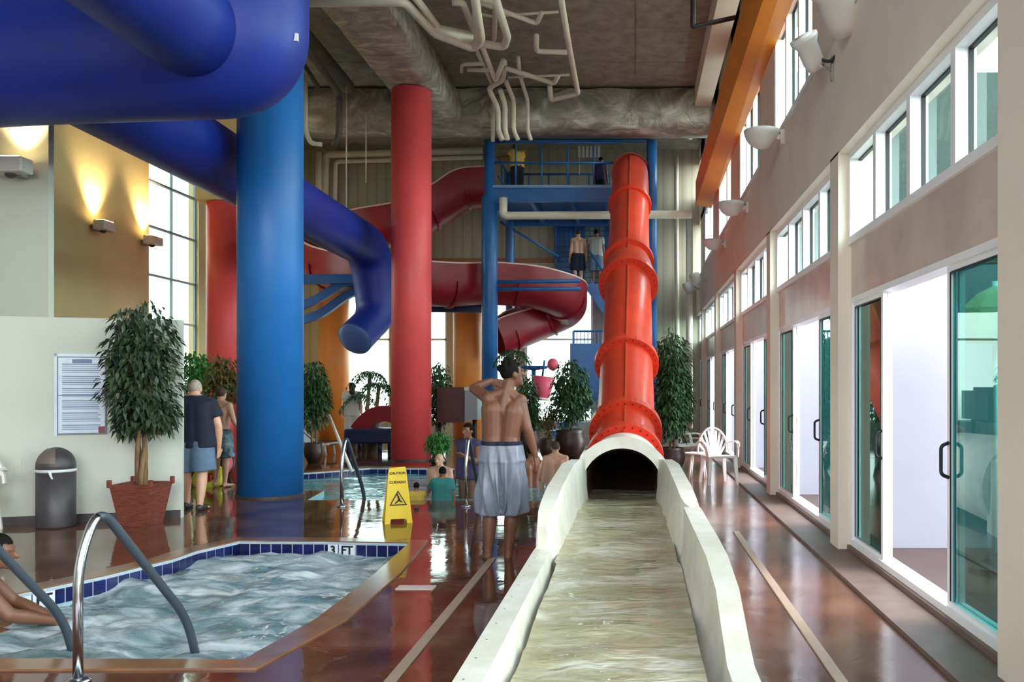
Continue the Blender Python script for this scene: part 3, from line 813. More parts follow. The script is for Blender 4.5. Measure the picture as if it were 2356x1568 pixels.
# ------------------------------------------------------------------ dark red open flume
def flume_profile(r=.55, th=.05, ext=.45):
    out = []; n = 14
    pts = [(-r, ext)]+[(-r*math.cos(PI*k/n), -r*math.sin(PI*k/n)) for k in range(n+1)]+[(r, ext)]
    inn = [(-(r-th), ext)]+[(-(r-th)*math.cos(PI*k/n), -(r-th)*math.sin(PI*k/n)) for k in range(n+1)]+[(r-th, ext)]
    return pts+inn[::-1]
def flume(name, pts, label, r=.55):
    P = catmull(pts, 9)
    t = thing(name, label, 'water slide', P[0])
    bm = B(); sweep(bm, P, flume_profile(r)); obj('trough', bm, M['redflume'], t, True).modifiers.new('e', 'EDGE_SPLIT').split_angle = math.radians(40)
    for s in (-1, 1):
        bm = B(); sweep(bm, P, [(s*(r-.025)-.035, .44), (s*(r-.025)+.035, .44), (s*(r-.025)+.035, .475), (s*(r-.025)-.035, .475)]); obj('rim', bm, M['rim'], t)
    fr = frames(P)
    for i in range(7, len(P)-3, 14):
        s, u, t_ = fr[i]; bm = B(); n = 14; rg = []
        for rr, o_ in ((r, -.04), (r+.05, -.04), (r+.05, .04), (r, .04)):
            rg.append([bm.verts.new(P[i]+s*(-rr*math.cos(PI*k/n))+u*(-rr*math.sin(PI*k/n))+t_*o_) for k in range(n+1)])
        for a in range(4):
            for k in range(n): bm.faces.new((rg[a][k], rg[a][k+1], rg[(a+1) % 4][k+1], rg[(a+1) % 4][k]))
        obj('joint_flange', bm, M['redflume'], t)
    return t
flume('open_flume', [at(1120, 432, 24.2), at(1060, 438, 24.1), at(1005, 470, 23.9), at(930, 510, 23.6), at(850, 528, 23.6), at(780, 550, 24.0), at(740, 585, 23.6), at(765, 612, 22.4), at(830, 632, 21.6), at(930, 645, 21.4), at(1020, 652, 21.8), at(1120, 650, 22.6), at(1220, 658, 23.0), at(1290, 680, 23.6), at(1300, 705, 24.5), at(1250, 730, 24.7), at(1190, 754, 24.1), at(1140, 776, 23.8)],
      'winding dark red open water slide with pale rims behind the columns', .58)

# ------------------------------------------------------------------ blue tower
tw = thing('slide_tower', 'tall blue steel slide tower with railed platform at the hall far end', 'tower', (-1.6, 23, 0))
X0, X1, Y0, Y1 = -3.6, .43, 21.6, 24.8; ZD = 6.45
for x, y in ((X0, Y0), (X1, Y0), (X0+.05, Y1), (X1, Y1)):
    bm = B(); lathe(bm, [(.2 if x < 0 and y == Y0 else .13, 0), (.2 if x < 0 and y == Y0 else .13, 6.2), (.13, 6.3), (.13, 7.62)], x, y, 0, n=20); obj('leg', bm, M['bluesteel'], tw, True)
bm = B(); box(bm, X0, X1, Y0, Y1, ZD-.04, ZD); obj('deck', bm, M['bluesteel'], tw)
for (a, c, d, e) in ((X0, X1, Y0-.06, Y0+.06), (X0, X1, Y1-.06, Y1+.06), (X0-.06, X0+.06, Y0, Y1), (X1-.06, X1+.06, Y0, Y1)):
    bm = B(); box(bm, a, c, d, e, ZD-.36, ZD+.0); obj('edge_beam', bm, M['bluesteel'], tw)
for x in (-2.6, -1.6, -.7):
    bm = B(); box(bm, x-.05, x+.05, Y0, Y1, ZD-.3, ZD-.04); obj('joist', bm, M['bluesteel'], tw)
bm = B(); box(bm, X0, X1, Y0-.1, Y0-.06, ZD-.02, ZD+.05); o = obj('toe_board', bm, mat('pale_blue_edge', '7fa3c8', .4), tw)
for side, pts in (('f', [(X0, Y0), (X1-.8, Y0)]), ('b', [(X0, Y1), (X1, Y1)]), ('l', [(X0, Y0+1.4), (X0, Y1)]), ('r', [(X1, Y0), (X1, Y1)])):
    (ax, ay), (bx, by) = pts; rl = B()
    for z in (ZD+.62, ZD+1.12): tube(rl, [(ax, ay, z), (bx, by, z)], .03, 8)
    n = max(2, int(math.hypot(bx-ax, by-ay)/.55))
    for i in range(1, n):
        u = i/n; tube(rl, [(ax+(bx-ax)*u, ay+(by-ay)*u, ZD), (ax+(bx-ax)*u, ay+(by-ay)*u, ZD+1.12)], .022, 8)
    obj('railing', rl, M['bluesteel'], tw, True)
    if side == 'b':
        g = B(); n = 38
        for i in range(n): u = (i+.5)/n; tube(g, [(ax+(bx-ax)*u, ay-.03, ZD+.05), (ax+(bx-ax)*u, ay-.03, ZD+.62)], .012, 6)
        obj('balusters', g, M['greybox'], tw)
bm = B(); tube(bm, fillet([(X1, Y0, 6.4), (X1, Y0, 7.62), (X0, Y0, 7.62)], .12), .05, 10); obj('top_frame', bm, M['bluesteel'], tw, True)
for a, c in (((X0, Y0, 4.1), (-1.35, Y0+.1, 4.15)), ((X0, Y0, 3.93), (-1.35, Y0+.1, 3.95))):
    bm = B(); tube(bm, [a, c], .05, 8); obj('brace', bm, M['bluesteel'], tw, True)
for a, c in ((at(1150, 510, 24.6), at(1285, 590, 25.2)), (at(1152, 670, 24.6), at(1300, 740, 25.2))):
    bm = B(); tube(bm, [a, c], .035, 8); obj('brace', bm, M['bluesteel'], tw, True)
# white louvre notice at the rail
bm = B()
for k in range(6): x = at(1330+k*9, 345, 24.7).x; box(bm, x, x+.07, 24.72, 24.76, ZD+1.58, ZD+1.9)
for x in (at(1332, 0, 24.7).x, at(1378, 0, 24.7).x): box(bm, x, x+.02, 24.77, 24.79, ZD+1.1, ZD+1.9)
o = obj('slat_panel', bm, M['plastic'], tw); o['label'] = 'white slatted panel above the rail'
# stair: landing, mesh screens, flights
YS = 25.0
stair = thing('tower_stair', 'blue steel stair with mesh screens behind the red tube slide', 'stair', (-1.5, YS, 0))
za = 4.45
bm = B(); box(bm, -2.3, .3, 24.9, 25.9, za-.12, za); obj('landing', bm, M['bluesteel'], stair)
def grid_screen(bm, x0, x1, y, z0, z1, nx, nz_):
    for i in range(nx+1): x = x0+(x1-x0)*i/nx; tube(bm, [(x, y, z0), (x, y, z1)], .014 if i % nx else .035, 6)
    for i in range(nz_+1): z = z0+(z1-z0)*i/nz_; tube(bm, [(x0, y, z), (x1, y, z)], .014 if i % nz_ else .035, 6)
bm = B(); grid_screen(bm, -2.35, -.6, 25.85, za, 6.3, 12, 12); obj('mesh_screen', bm, M['bluesteel'], stair)
bm = B(); box(bm, -.85, .3, 25.86, 25.9, 4.3, 6.3); obj('back_panel', bm, M['bluesteel'], stair)
bm = B(); box(bm, -2.34, -1.5, 25.87, 25.9, za, 6.3); obj('back_panel', bm, M['bluesteel'], stair)
for z0_, z1_, xa, xb in ((0.0, 2.2, -2.3, -.4), (2.2, za, .2, -1.3)):
    n = 9
    for k in range(n):
        u = k/(n-1); x = xa+(xb-xa)*u; z = z0_+(z1_-z0_)*(k+1)/n
        bm = B(); box(bm, x-.13, x+.13, 24.95, 25.75, z-.05, z); obj('tread', bm, M['bluesteel'], stair)
    for y in (24.93, 25.77):
        bm = B(); sweep(bm, [(xa, y, z0_), (xb, y, z1_)], [(-.02, -.14), (.02, -.14), (.02, .14), (-.02, .14)]); obj('stringer', bm, M['bluesteel'], stair)
        bm = B(); tube(bm, [(xa, y, z0_+.95), (xb, y, z1_+.95)], .03, 8); obj('handrail', bm, M['bluesteel'], stair, True)
bm = B(); box(bm, -.9, .5, 24.9, 25.9, 2.1, 2.2); obj('landing', bm, M['bluesteel'], stair)
bm = B(); grid_screen(bm, -1.75, -.1, 24.9, 1.6, 3.1, 16, 3); obj('mesh_screen', bm, M['bluesteel'], stair)
bm = B(); box(bm, -1.85, .5, 24.86, 24.9, 1.35, 2.75); obj('side_panel', bm, M['bluesteel'], stair)
# flume support arms
def arm(name, pts, r, label, sq=True, m='bluesteel'):
    bm = B(); P = catmull(pts, 6) if len(pts) > 2 else [Vector(p) for p in pts]
    sweep(bm, P, [(-r, -r*1.2), (r, -r*1.2), (r, r*1.2), (-r, r*1.2)]); return tag(obj(name, bm, M[m]), label, 'support arm')
arm('support_arm', [at(690, 643, 20.8), at(838, 641, 20.8)], .09, 'straight blue steel support arm under the red flume, right of the blue column')
arm('support_arm', [at(690, 705, 20.9), at(735, 685, 20.9), at(790, 652, 20.9), at(830, 650, 20.9)], .08, 'upper curved blue support arm right of the blue column')
arm('support_arm', [at(690, 738, 21.1), at(740, 720, 21.1), at(800, 678, 21.1), at(838, 665, 21.1)], .08, 'lower curved blue support arm right of the blue column')
arm('support_arm', [at(978, 705, 22.8), at(1118, 706, 22.8)], .12, 'dark blue support beam between red column and blue tower leg', m='navy')
arm('support_arm', [at(1165, 745, 24.0), at(1340, 690, 24.4)], .06, 'slanting dark blue brace under the red flume, left of the tower stair', m='navy')

# ------------------------------------------------------------------ pipes
def pipe(pts, r, label, m='pipe', fr_=.12, grp=None):
    bm = B(); tube(bm, fillet(pts, fr_), r, 10)
    return tag(obj('pipe', bm, M[m], sm=True), label, 'pipe', grp)
def up_(px, py, Z): return onz(px, py, Z)
Zp = 7.9
pipe([at(690, 6, 13.4), at(930, 4, 13.4), up_(1000, 78, 7.5), up_(1090, 112, 7.5), up_(1108, 90, 7.5), up_(1088, -30, 7.5)], .07, 'cream pipe across the top edge, bending down beside the silver duct')
pipe([up_(945, -20, 7.7), up_(1010, 66, 7.7), up_(1085, 82, 7.7)], .06, 'short cream pipe inside the first bend of the ceiling pipes')
pipe([up_(1000, 72, 7.62), up_(1085, 88, 7.62)], .12, 'fat white pipe section in the middle of the ceiling pipes')
pipe([up_(1100, -20, 7.7), up_(1092, 98, 7.7), up_(1160, 108, 7.7), up_(1168, 85, 7.7), up_(1135, -20, 7.7)], .07, 'cream ceiling pipe making a square loop at the top')
pipe([up_(1040, 5, 8.0), up_(1065, 6, 8.0), up_(1090, 70, 8.0)], .06, 'small bent cream pipe near the top edge')
pipe([up_(1137, 90, 8.0), up_(1140, 5, 8.0), up_(1105, 0, 8.0)], .045, 'thin upright cream pipe inside the square loop')
pipe([up_(1105, 6, 8.2), up_(1235, 54, 8.2), up_(1246, 30, 8.2)], .045, 'slanting cream pipe with a hooked end, upper one')
pipe([up_(1105, 32, 8.3), up_(1130, 38, 8.3), up_(1285, 27, 8.3)], .025, 'thin cream pipe reaching toward the long pipe, upper one')
pipe([up_(1288, -20, 7.9), up_(1310, 110, 7.9), up_(1330, 215, 7.9), up_(1268, 230, 7.9), up_(1265, 200, 7.9)], .055, 'long cream pipe running down the ceiling to a hooked end')
pipe([up_(1234, 82, 8.1), up_(1234, 118, 8.1), up_(1305, 120, 8.1)], .05, 'L shaped cream pipe joining the long pipe')
pipe([up_(1108, 105, 8.1), up_(1140, 185, 8.1), up_(1158, 140, 8.1)], .055, 'cream pipe running down behind the square loop')
pipe([up_(1098, 120, 8.3), up_(1130, 190, 8.3)], .04, 'thin grey cream pipe beside the running pipe')
pipe([up_(1062, 165, 8.2), up_(1062, 148, 8.2), up_(1112, 146, 8.2)], .04, 'short cream pipe stub with a bent end')
pipe([up_(1075, 160, 8.2), up_(1128, 162, 8.2)], .045, 'short straight cream pipe stub under the bent one')
pipe([up_(1162, 156, 8.1), up_(1275, 192, 8.1), up_(1284, 175, 8.1)], .05, 'slanting cream pipe with a hooked end, lower one')
pipe([up_(1168, 178, 8.2), up_(1310, 172, 8.2)], .025, 'thin cream pipe reaching toward the long pipe, lower one')
pipe([at(1160, 140, 18.4), at(1158, 182, 18.8), at(1124, 203, 19.2), at(1146, 250, 19.6), at(1146, 300, 19.7), at(1156, 322, 19.7)], .06, 'leftmost zigzag cream pipe dropping to the tower')
pipe([at(1150, 205, 19.4), at(1162, 240, 19.8), at(1162, 300, 19.9), at(1168, 322, 19.9)], .06, 'second cream pipe dropping to the tower, beside the zigzag')
pipe([at(1163, 185, 19.2), at(1182, 230, 19.8), at(1182, 300, 20.0), at(1192, 322, 20.0)], .05, 'third cream pipe dropping to the tower above the yellow shirt')
pipe([at(1192, 132, 18.3), at(1195, 170, 19.0), at(1214, 230, 20.1), at(1214, 300, 20.1), at(1222, 322, 20.1)], .045, 'rightmost cream pipe dropping to the tower')
pipe([at(1134, 240, 20.2), at(1134, 325, 20.2)], .045, 'straight pale pipe beside the zigzag pipe')
pipe([at(1110, 346, 25.5), at(750, 356, 25.5), at(748, 490, 25.5)], .1, 'outer cream pipe bending down on the back wall, left of the tower')
pipe([at(1110, 362, 25.5), at(772, 372, 25.5), at(770, 490, 25.5)], .06, 'inner cream pipe bending down on the back wall, left of the tower')
pipe([at(733, 350, 25.2), at(733, 490, 25.2)], .09, 'upright tan pipe on the back wall, next to the blue column')
pipe([at(1158, 455, 21.35), at(1158, 496, 21.35), at(1592, 493, 21.35)], .1, 'white horizontal pipe under the tower platform')
pipe([at(1586, 505, 24.8), at(1586, 760, 24.8), at(1586, 985, 24.8)], .1, 'thick white upright pipe in the far right corner')
pipe([at(1556, 360, 25.7), at(1556, 505, 25.7), at(1558, 775, 25.7), at(1558, 985, 25.7)], .07, 'thin white upright pipe left of the thick corner pipe')
pipe([up_(705, 110, 7.7), at(780, 215, 19.0), at(780, 310, 19.0), at(768, 335, 19.0)], .07, 'grey pipe dropping from the ceiling left of the red column', 'grime')
pipe([at(703, 190, 18.5), at(703, 300, 18.5), at(715, 330, 18.5), at(740, 332, 18.5)], .05, 'pale hooked pipe beside the top of the blue column')
pipe([up_(702, 85, 8.2), up_(800, 200, 8.2)], .16, 'dark grey duct pipe along the ceiling, left of the silver duct', 'grime')
pipe([at(700, 222, 18.8), at(735, 204, 18.8), at(700, 150, 18.8)], .05, 'pale angled pipe beside the top of the blue column', 'grime')
pipe([at(797, 160, 19), at(797, 480, 19)], .014, 'thin hanging cable left of the red column')
pipe([at(842, 260, 20), at(842, 420, 20)], .012, 'thinner hanging cable left of the red column, nearer the red column')
pipe([at(1594, 0, 12.5), at(1594, 62, 12.5), at(1692, 40, 12.5)], .035, 'dark bent pipe beside the top of the orange beam', 'darkpipe', .03)
bm = B(); lathe(bm, [(.001, 0), (.12, .05), (.15, .2), (.13, .21), (.001, .08)], n=20); p = at(1596, 314, 23)
t = thing('spotlight', 'small white spotlight at the far end of the orange beam', 'spotlight', p)
obj('shade', xform(bm, Matrix.Translation(p) @ Matrix.Rotation(-1.2, 4, 'Y') @ Matrix.Rotation(.5, 4, 'X')), M['plastic'], t, True)
bm = B(); tube(bm, [p, p+Vector((.2, 0, -.04))], .03, 8); obj('arm', bm, M['darkpipe'], t)

# ------------------------------------------------------------------ sconces on the left
def sconce(p, nrm, label, power, sz=1):
    p = Vector(p); nrm = Vector(nrm).normalized(); t = thing('wall_sconce', label, 'wall lamp', p)
    side = nrm.cross(Vector((0, 0, 1))); R = Matrix((side, nrm, Vector((0, 0, 1)))).transposed().to_4x4()
    T = Matrix.Translation(p) @ R
    bm = B(); box(bm, -.2*sz, .2*sz, .12, .34, -.09, .09, bev=.02); obj('housing', xform(bm, T), M['lamp'], t)
    bm = B(); box(bm, -.15*sz, .15*sz, .15, .31, .09, .1); obj('lens', xform(bm, T), M['bulb'], t)
    bm = B(); box(bm, -.07, .07, 0, .13, -.1, .02, bev=.01); obj('wall_bracket', xform(bm, T), M['greybox'], t)
    bm = B(); ball(bm, (0, .2, -.1), .06, .06, .04); obj('knob', xform(bm, T), M['bin'], t, True)
    l = bpy.data.lights.new('sconce_light', 'SPOT'); l.energy = power; l.color = (1, .8, .45); l.spot_size = 1.5; l.spot_blend = .9; l.shadow_soft_size = .12
    lo = bpy.data.objects.new('sconce_light', l); C.objects.link(lo); lo.location = T @ Vector((0, .16, .16)); lo.rotation_euler = (PI, 0, 0)
    lo.rotation_mode = 'QUATERNION'; lo.rotation_quaternion = (Vector((0, 0, 1))-nrm*.12).to_track_quat('-Z', 'Y')
sconce(at(52, 392, 10.5), (0, -1, 0), 'pale box wall lamp on the cream pier at the left edge', 160, 1.1)
sconce((XL, 16.85, 4.62), (1, 0, 0), 'white box wall lamp on the tan wall, nearer of the pair', 260)
sconce((XL, 18.55, 4.62), (1, 0, 0), 'white box wall lamp on the tan wall beside the tall window', 260)

# ------------------------------------------------------------------ handrails
def handrail(x, y0, y1, x1, zt, label, name='handrail'):
    t = thing(name, label, 'handrail', (x, y0, 0))
    P = fillet([(x, y0, 0), (x, y0, zt*.72), (x+(x1-x)*.1, y0+.14, zt*1.06), (x+(x1-x)*.9, y1-.1, .12), (x1, y1, -.2)], .16, 7)
    k = len(P)//2
    bm = B(); tube(bm, P[:k], .024, 14); obj('post', bm, M['steel'], t, True)
    bm = B(); tube(bm, P[k-1:], .0245, 14); g = obj('sloping_rail', bm, M['darkrail'], t, True); g['label'] = 'dark grey sloping grip'
    bm = B(); lathe(bm, [(.06, 0), (.06, .012), (.03, .025), (.026, .025)], x, y0, 0, n=20); obj('base_flange', bm, M['steel'], t, True)
    return t
handrail(-2.83, 4.42, 5.3, -2.66, .83, 'steel handrail rising from the floor at the near edge of the hot tub')
handrail(-3.58, 4.42, 5.3, -3.40, .83, 'handrail at the left edge, sloping down in front of the hot tub bather')
handrail(-3.67, 10.9, 11.8, -3.65, .84, 'steel handrail at the pool edge, left of the wet floor sign')
handrail(-2.11, 10.9, 11.8, -2.1, .84, 'steel handrail at the pool edge, beside the silver shorts')
b = B(); tube(b, [at(757, 955, 16.5), at(788, 1032, 15.4), at(810, 1085, 15.385)], .03, 8); tag(obj('white_pole', b, M['plastic'], sm=True), 'short slanting white pole above the pool handrail, beside the blue column', 'pole')

# ------------------------------------------------------------------ wet floor sign
p = onz(914, 1200)
t = thing('wet_floor_sign', 'yellow folding wet floor sign standing on the deck by the pool', 'sign', p)
def sign_panel(bm, y0, y1):
    wd0, wd1, h = .15, .095, .6
    q = [(-wd0, 0), (-wd0*.62, 0), (-wd0*.55, .05), (wd0*.55, .05), (wd0*.62, 0), (wd0, 0), (wd1, h-.02), (wd1-.02, h), (-wd1+.02, h), (-wd1, h-.02)]
    fr_ = [bm.verts.new((x, y0+(y1-y0)*(z/h), z)) for x, z in q]; bk = [bm.verts.new((x, y0+(y1-y0)*(z/h)+.018, z)) for x, z in q]
    bm.faces.new(fr_); bm.faces.new(bk[::-1])
    for i in range(len(q)): j = (i+1) % len(q); bm.faces.new((fr_[i], fr_[j], bk[j], bk[i]))
Ts = Matrix.Translation(p) @ Matrix.Rotation(math.radians(22), 4, 'Z')
bm = B(); sign_panel(bm, -.13, -.012); o = obj('front_panel', xform(bm, Ts), M['yellow'], t)
bm = B(); sign_panel(bm, .115, -.004); obj('rear_panel', xform(bm, Ts), M['yellow'], t)
bm = B(); tube(bm, [(-.09, 0, .598), (.09, 0, .598)], .012, 8); obj('hinge', xform(bm, Ts), M['yellow'], t, True)
ty = math.atan2(.118, .6)
Tf = Ts @ Matrix.Translation((0, -.134, 0)) @ Matrix.Rotation(-ty, 4, 'X')
def onface(bm, z): return xform(bm, Tf @ Matrix.Translation((0, 0, z)) @ Matrix.Rotation(PI/2, 4, 'X'))
obj('lettering', onface(text_bm('CAUTION', .038), .555), M['ink'], o)
obj('lettering', onface(text_bm('CUIDADO', .038), .455), M['ink'], o)
bm = B(); T3 = [(-.095, .2), (.095, .2), (0, .365)]; c3 = Vector((0, .255))
ov = [bm.verts.new((x, -.003, z)) for x, z in T3]; iv = [bm.verts.new((c3.x+(x-c3.x)*.8, -.003, c3.y+(z-c3.y)*.8)) for x, z in T3]
for i in range(3): bm.faces.new((ov[i], ov[(i+1) % 3], iv[(i+1) % 3], iv[i]))
capsule(bm, (.0, -.003, .3), (.012, -.003, .26), .009, .012); capsule(bm, (.012, -.003, .26), (-.03, -.003, .225), .008, .006); capsule(bm, (.012, -.003, .255), (.04, -.003, .235), .008, .006); ball(bm, (-.008, -.003, .318), .01)
obj('warning_triangle', xform(bm, Tf), M['blackink'], o)

# ------------------------------------------------------------------ notice, bin, chairs
def wall_at(px):      # point on the low wall front seen at photo column px
    k = (px-CX)/FPX
    s = (k*pA.y-pA.x)/(dA.x-k*dA.y)
    return pA+dA*s
a = wall_at(133); c = wall_at(246); mid = (a+c)/2; wd = (c-a).length; ang = math.atan2(c.y-a.y, c.x-a.x)
Y_ = mid.y; zt = EYE-(820-CY)*Y_/FPX; zb_ = EYE-(998-CY)*Y_/FPX
Tn = Matrix.Translation((mid.x, mid.y, 0)) @ Matrix.Rotation(ang, 4, 'Z')
t = thing('notice_board', 'framed pale blue pool rules notice on the cream wall', 'notice', (mid.x, mid.y, zb_))
bm = B(); box(bm, -wd/2, wd/2, -.03, 0, zb_, zt); obj('frame', xform(bm, Tn), mat('slate_frame', '6d7a86', .4), t)
bm = B(); box(bm, -wd/2-.03, -wd/2, -.02, 0, zb_-.02, zt+.03); box(bm, -wd/2-.03, wd/2+.01, -.02, 0, zt, zt+.03); obj('backing', xform(bm, Tn), M['poster'], t)
bm = B(); box(bm, -wd/2+.013, wd/2-.013, -.034, -.03, zb_+.013, zt-.013); ps = obj('sheet', xform(bm, Tn), M['poster'], t)
bm = B(); bd = B(); H_ = zt-zb_; z = zt-.08; k = 0
bo = B(); box(bo, -.09, .1, -.0375, -.035, zt-.075, zt-.03); obj('heading', xform(bo, Tn), M['posterinkdark'], ps)
while z > zb_+.05:
    if k % 6 != 5:
        box(bm if k % 3 else bd, -wd/2+.05, wd/2-.05-.03*rnd.random(), -.0365, -.0345, z-.011, z)
    z -= .0225; k += 1
o = obj('printed_lines', xform(bm, Tn), M['posterink'], ps); o = obj('printed_lines', xform(bd, Tn), M['posterinkdark'], ps)
bm = B(); box(bm, -wd/2+.013, wd/2-.013, -.037, -.035, (zt+zb_)/2-.004, (zt+zb_)/2+.004); obj('divider', xform(bm, Tn), M['posterinkdark'], ps)
bm = B(); box(bm, wd/2-.075, wd/2-.013, -.038, -.035, zb_+.013, zb_+.085); obj('red_square', xform(bm, Tn), M['posterred'], ps)
bm = B(); a = wall_at(42); ang2 = ang; box(bm, -.035, .035, -.008, 0, .52, .72, bev=.003); 
tag(obj('outlet_plate', xform(bm, Matrix.Translation((a.x, a.y, 0)) @ Matrix.Rotation(ang, 4, 'Z')), M['cream']), 'pale wall plate low on the cream wall beside the bin', 'wall plate')
# bin
a = wall_at(148)-nA*.3; bx, by = a.x, a.y; r = .185
t = thing('litter_bin', 'dark brown domed litter bin against the cream wall', 'bin', (bx, by, 0))
bm = B(); lathe(bm, [(r*.97, 0), (r, .02), (r, .6)], bx, by, 0, n=36); obj('body', bm, M['bin'], t, True)
bm = B(); lathe(bm, [(r+.008, .595), (r+.008, .62), (r, .625)], bx, by, 0, n=36); obj('liner_edge', bm, M['bag'], t, True)
zt_ = EYE-(1028-CY)*by/FPX
bm = B(); lathe(bm, [(r, .61)]+[(r*math.cos(q*PI/2/10), .66+(zt_-.66)*math.sin(q*PI/2/10)) for q in range(10)]+[(.001, zt_)], bx, by, 0, n=36); dm = obj('dome_lid', bm, M['bin'], t, True)
bm = B(); rows = []
for q in range(7):
    e_ = .05+q*.14; rr = (r+.004)*math.cos(e_*PI/2*.8); zz = .68+(zt_-.67)*math.sin(e_*PI/2*.8)
    rows.append([bm.verts.new((bx+rr*math.cos(g), by+rr*math.sin(g), zz)) for g in [(-PI/2-.55+1.1*k/8) for k in range(9)]])
for i in range(6):
    for j in range(8): bm.faces.new((rows[i][j], rows[i][j+1], rows[i+1][j+1], rows[i+1][j]))
obj('flap', bm, M['binflap'], dm, True)
bm = B(); sweep(bm, [(bx+.06, by-r-.01, .61), (bx+.075, by-r-.016, .57), (bx+.09, by-r-.012, .53)], [(-.016, 0), (.016, 0), (.016, .004), (-.016, .004)]); obj('bag_knot', bm, M['bag'], t)

def resin_chair(loc, rz, label):
    t = thing('resin_chair', label, 'chair', loc); t.rotation_euler = (0, 0, rz); t['_rot'] = 1
    def add(name, bm, sm=None):
        bmesh.ops.recalc_face_normals(bm, faces=bm.faces)
        me = bpy.data.meshes.new(name)
        if sm: smooth(bm)
        bm.to_mesh(me); bm.free(); me.materials.append(M['plastic']); o = bpy.data.objects.new(name, me); C.objects.link(o); o.parent = t
    # faces -y
    bm = B(); sweep(bm, [(0, -.24, .43), (0, -.2, .435), (0, 0, .42), (0, .2, .415)], lambda i, n: [(-.21+.02*i/n, -.015), (.21-.02*i/n, -.015), (.21-.02*i/n, .015), (-.21+.02*i/n, .015)]); add('seat', bm)
    for x, y, dx, dy in ((-.2, -.21, -.03, -.02), (.2, -.21, .03, -.02), (-.17, .2, -.04, .06), (.17, .2, .04, .06)):
        bm = B(); sweep(bm, [(x, y, .425), (x+dx*.5, y+dy*.5, .2), (x+dx, y+dy, 0)], lambda i, n: [(-.03+.005*i, -.02), (.03-.005*i, -.02), (.03-.005*i, .02), (-.03+.005*i, .02)], up=Vector((0, 1, 0))); add('leg', bm)
    for i in range(9):
        g = (i-4)/4; x0 = .085*g; x1 = .25*g; zt = .43+.40*math.cos(g*1.0)
        bm = B(); sweep(bm, [(x0, .2, .41), (x0*.5+x1*.5, .23, .41+(zt-.41)*.5), (x1, .27, zt)], [(-.018, -.007), (.018, -.007), (.018, .007), (-.018, .007)], up=Vector((0, -1, 0))); add('back_slat', bm)
    pts = [(.25*math.sin(q)/math.sin(1.25)*1.0, .2+.075*max(0, math.cos(q)), .43+.43*max(-.02, math.cos(q))) for q in [(-1.45+2.9*k/16) for k in range(17)]]
    bm = B(); sweep(bm, pts, [(-.012, -.028), (.012, -.028), (.012, .028), (-.012, .028)], up=Vector((0, -1, 0)), zup=True); add('back_rim', bm)
    for s in (-1, 1):
        bm = B(); sweep(bm, catmull([(s*.26, .25, .62), (s*.28, .05, .65), (s*.27, -.16, .63), (s*.24, -.22, .43)], 5), [(-.025, -.012), (.025, -.012), (.025, .012), (-.025, .012)], up=Vector((0, .3, 1))); add('armrest', bm)
    return t
resin_chair(onz(1652, 1112), .25, 'white resin chair with fan back, in front of the far glass doors')
resin_chair(onz(1578, 1075), 1.9, 'white resin chair half hidden behind the white channel, beside the tall potted tree')
c1 = wall_at(-28)-nA*.55; resin_chair((c1.x, c1.y, 0), .35, 'white resin chair cut off by the left edge of the photo')
p = onz(1612, 1000, 0); 
# round resin table beside the chairs
p = onz(1605, 1100); t = thing('resin_table', 'low round white resin table between the two white chairs', 'table', p)
bm = B(); lathe(bm, [(.2, .4), (.21, .41), (.21, .425), (.001, .43)], p.x, p.y, 0, n=28); obj('table_top', bm, M['plastic'], t)
for q in range(4):
    g = q*PI/2+.6; bm = B(); tube(bm, [(p.x+.12*math.cos(g), p.y+.12*math.sin(g), .4), (p.x+.18*math.cos(g), p.y+.18*math.sin(g), 0)], .018, 8); obj('leg', bm, M['plastic'], t, True)

# ------------------------------------------------------------------ plants
def leaf(bm, p, d, L, W, rd):
    d = d.normalized(); s = d.cross(Vector((rd.uniform(-.4, .4), rd.uniform(-.4, .4), 1))).normalized()
    if s.length < .1: s = d.orthogonal().normalized()
    nrm = s.cross(d)
    a = bm.verts.new(p); m1 = bm.verts.new(p+d*L*.45+s*W+nrm*L*.05); m2 = bm.verts.new(p+d*L*.45-s*W+nrm*L*.05); mc = bm.verts.new(p+d*L*.5); e = bm.verts.new(p+d*L-Vector((0, 0, L*.2)))
    bm.faces.new((a, m1, mc)); bm.faces.new((a, mc, m2)); bm.faces.new((mc, m1, e)); bm.faces.new((mc, e, m2))
def foliage(blobs, n, L, seed, keep=None):
    rd = random.Random(seed); bm = B()
    tot = sum(b_[1]*b_[2] for b_ in blobs)
    for c, rx, rz in blobs:
        for _ in range(int(n*rx*rz/tot)):
            v = Vector((rd.gauss(0, 1), rd.gauss(0, 1), rd.gauss(0, 1))).normalized()*(rd.random()**.38)
            lump = 1+.38*noise.noise(Vector((v.x*2.2+seed, v.y*2.2, v.z*2.2)))
            p = Vector(c)+Vector((v.x*rx*lump, v.y*rx*lump, v.z*rz*lump))
            if keep and not keep(p): continue
            d = Vector((v.x*.8+rd.uniform(-.5, .5), v.y*.8+rd.uniform(-.5, .5), -.55+rd.uniform(-.4, .5)))
            leaf(bm, p, d, L*rd.uniform(.7, 1.25), L*.2, rd)
    return bm
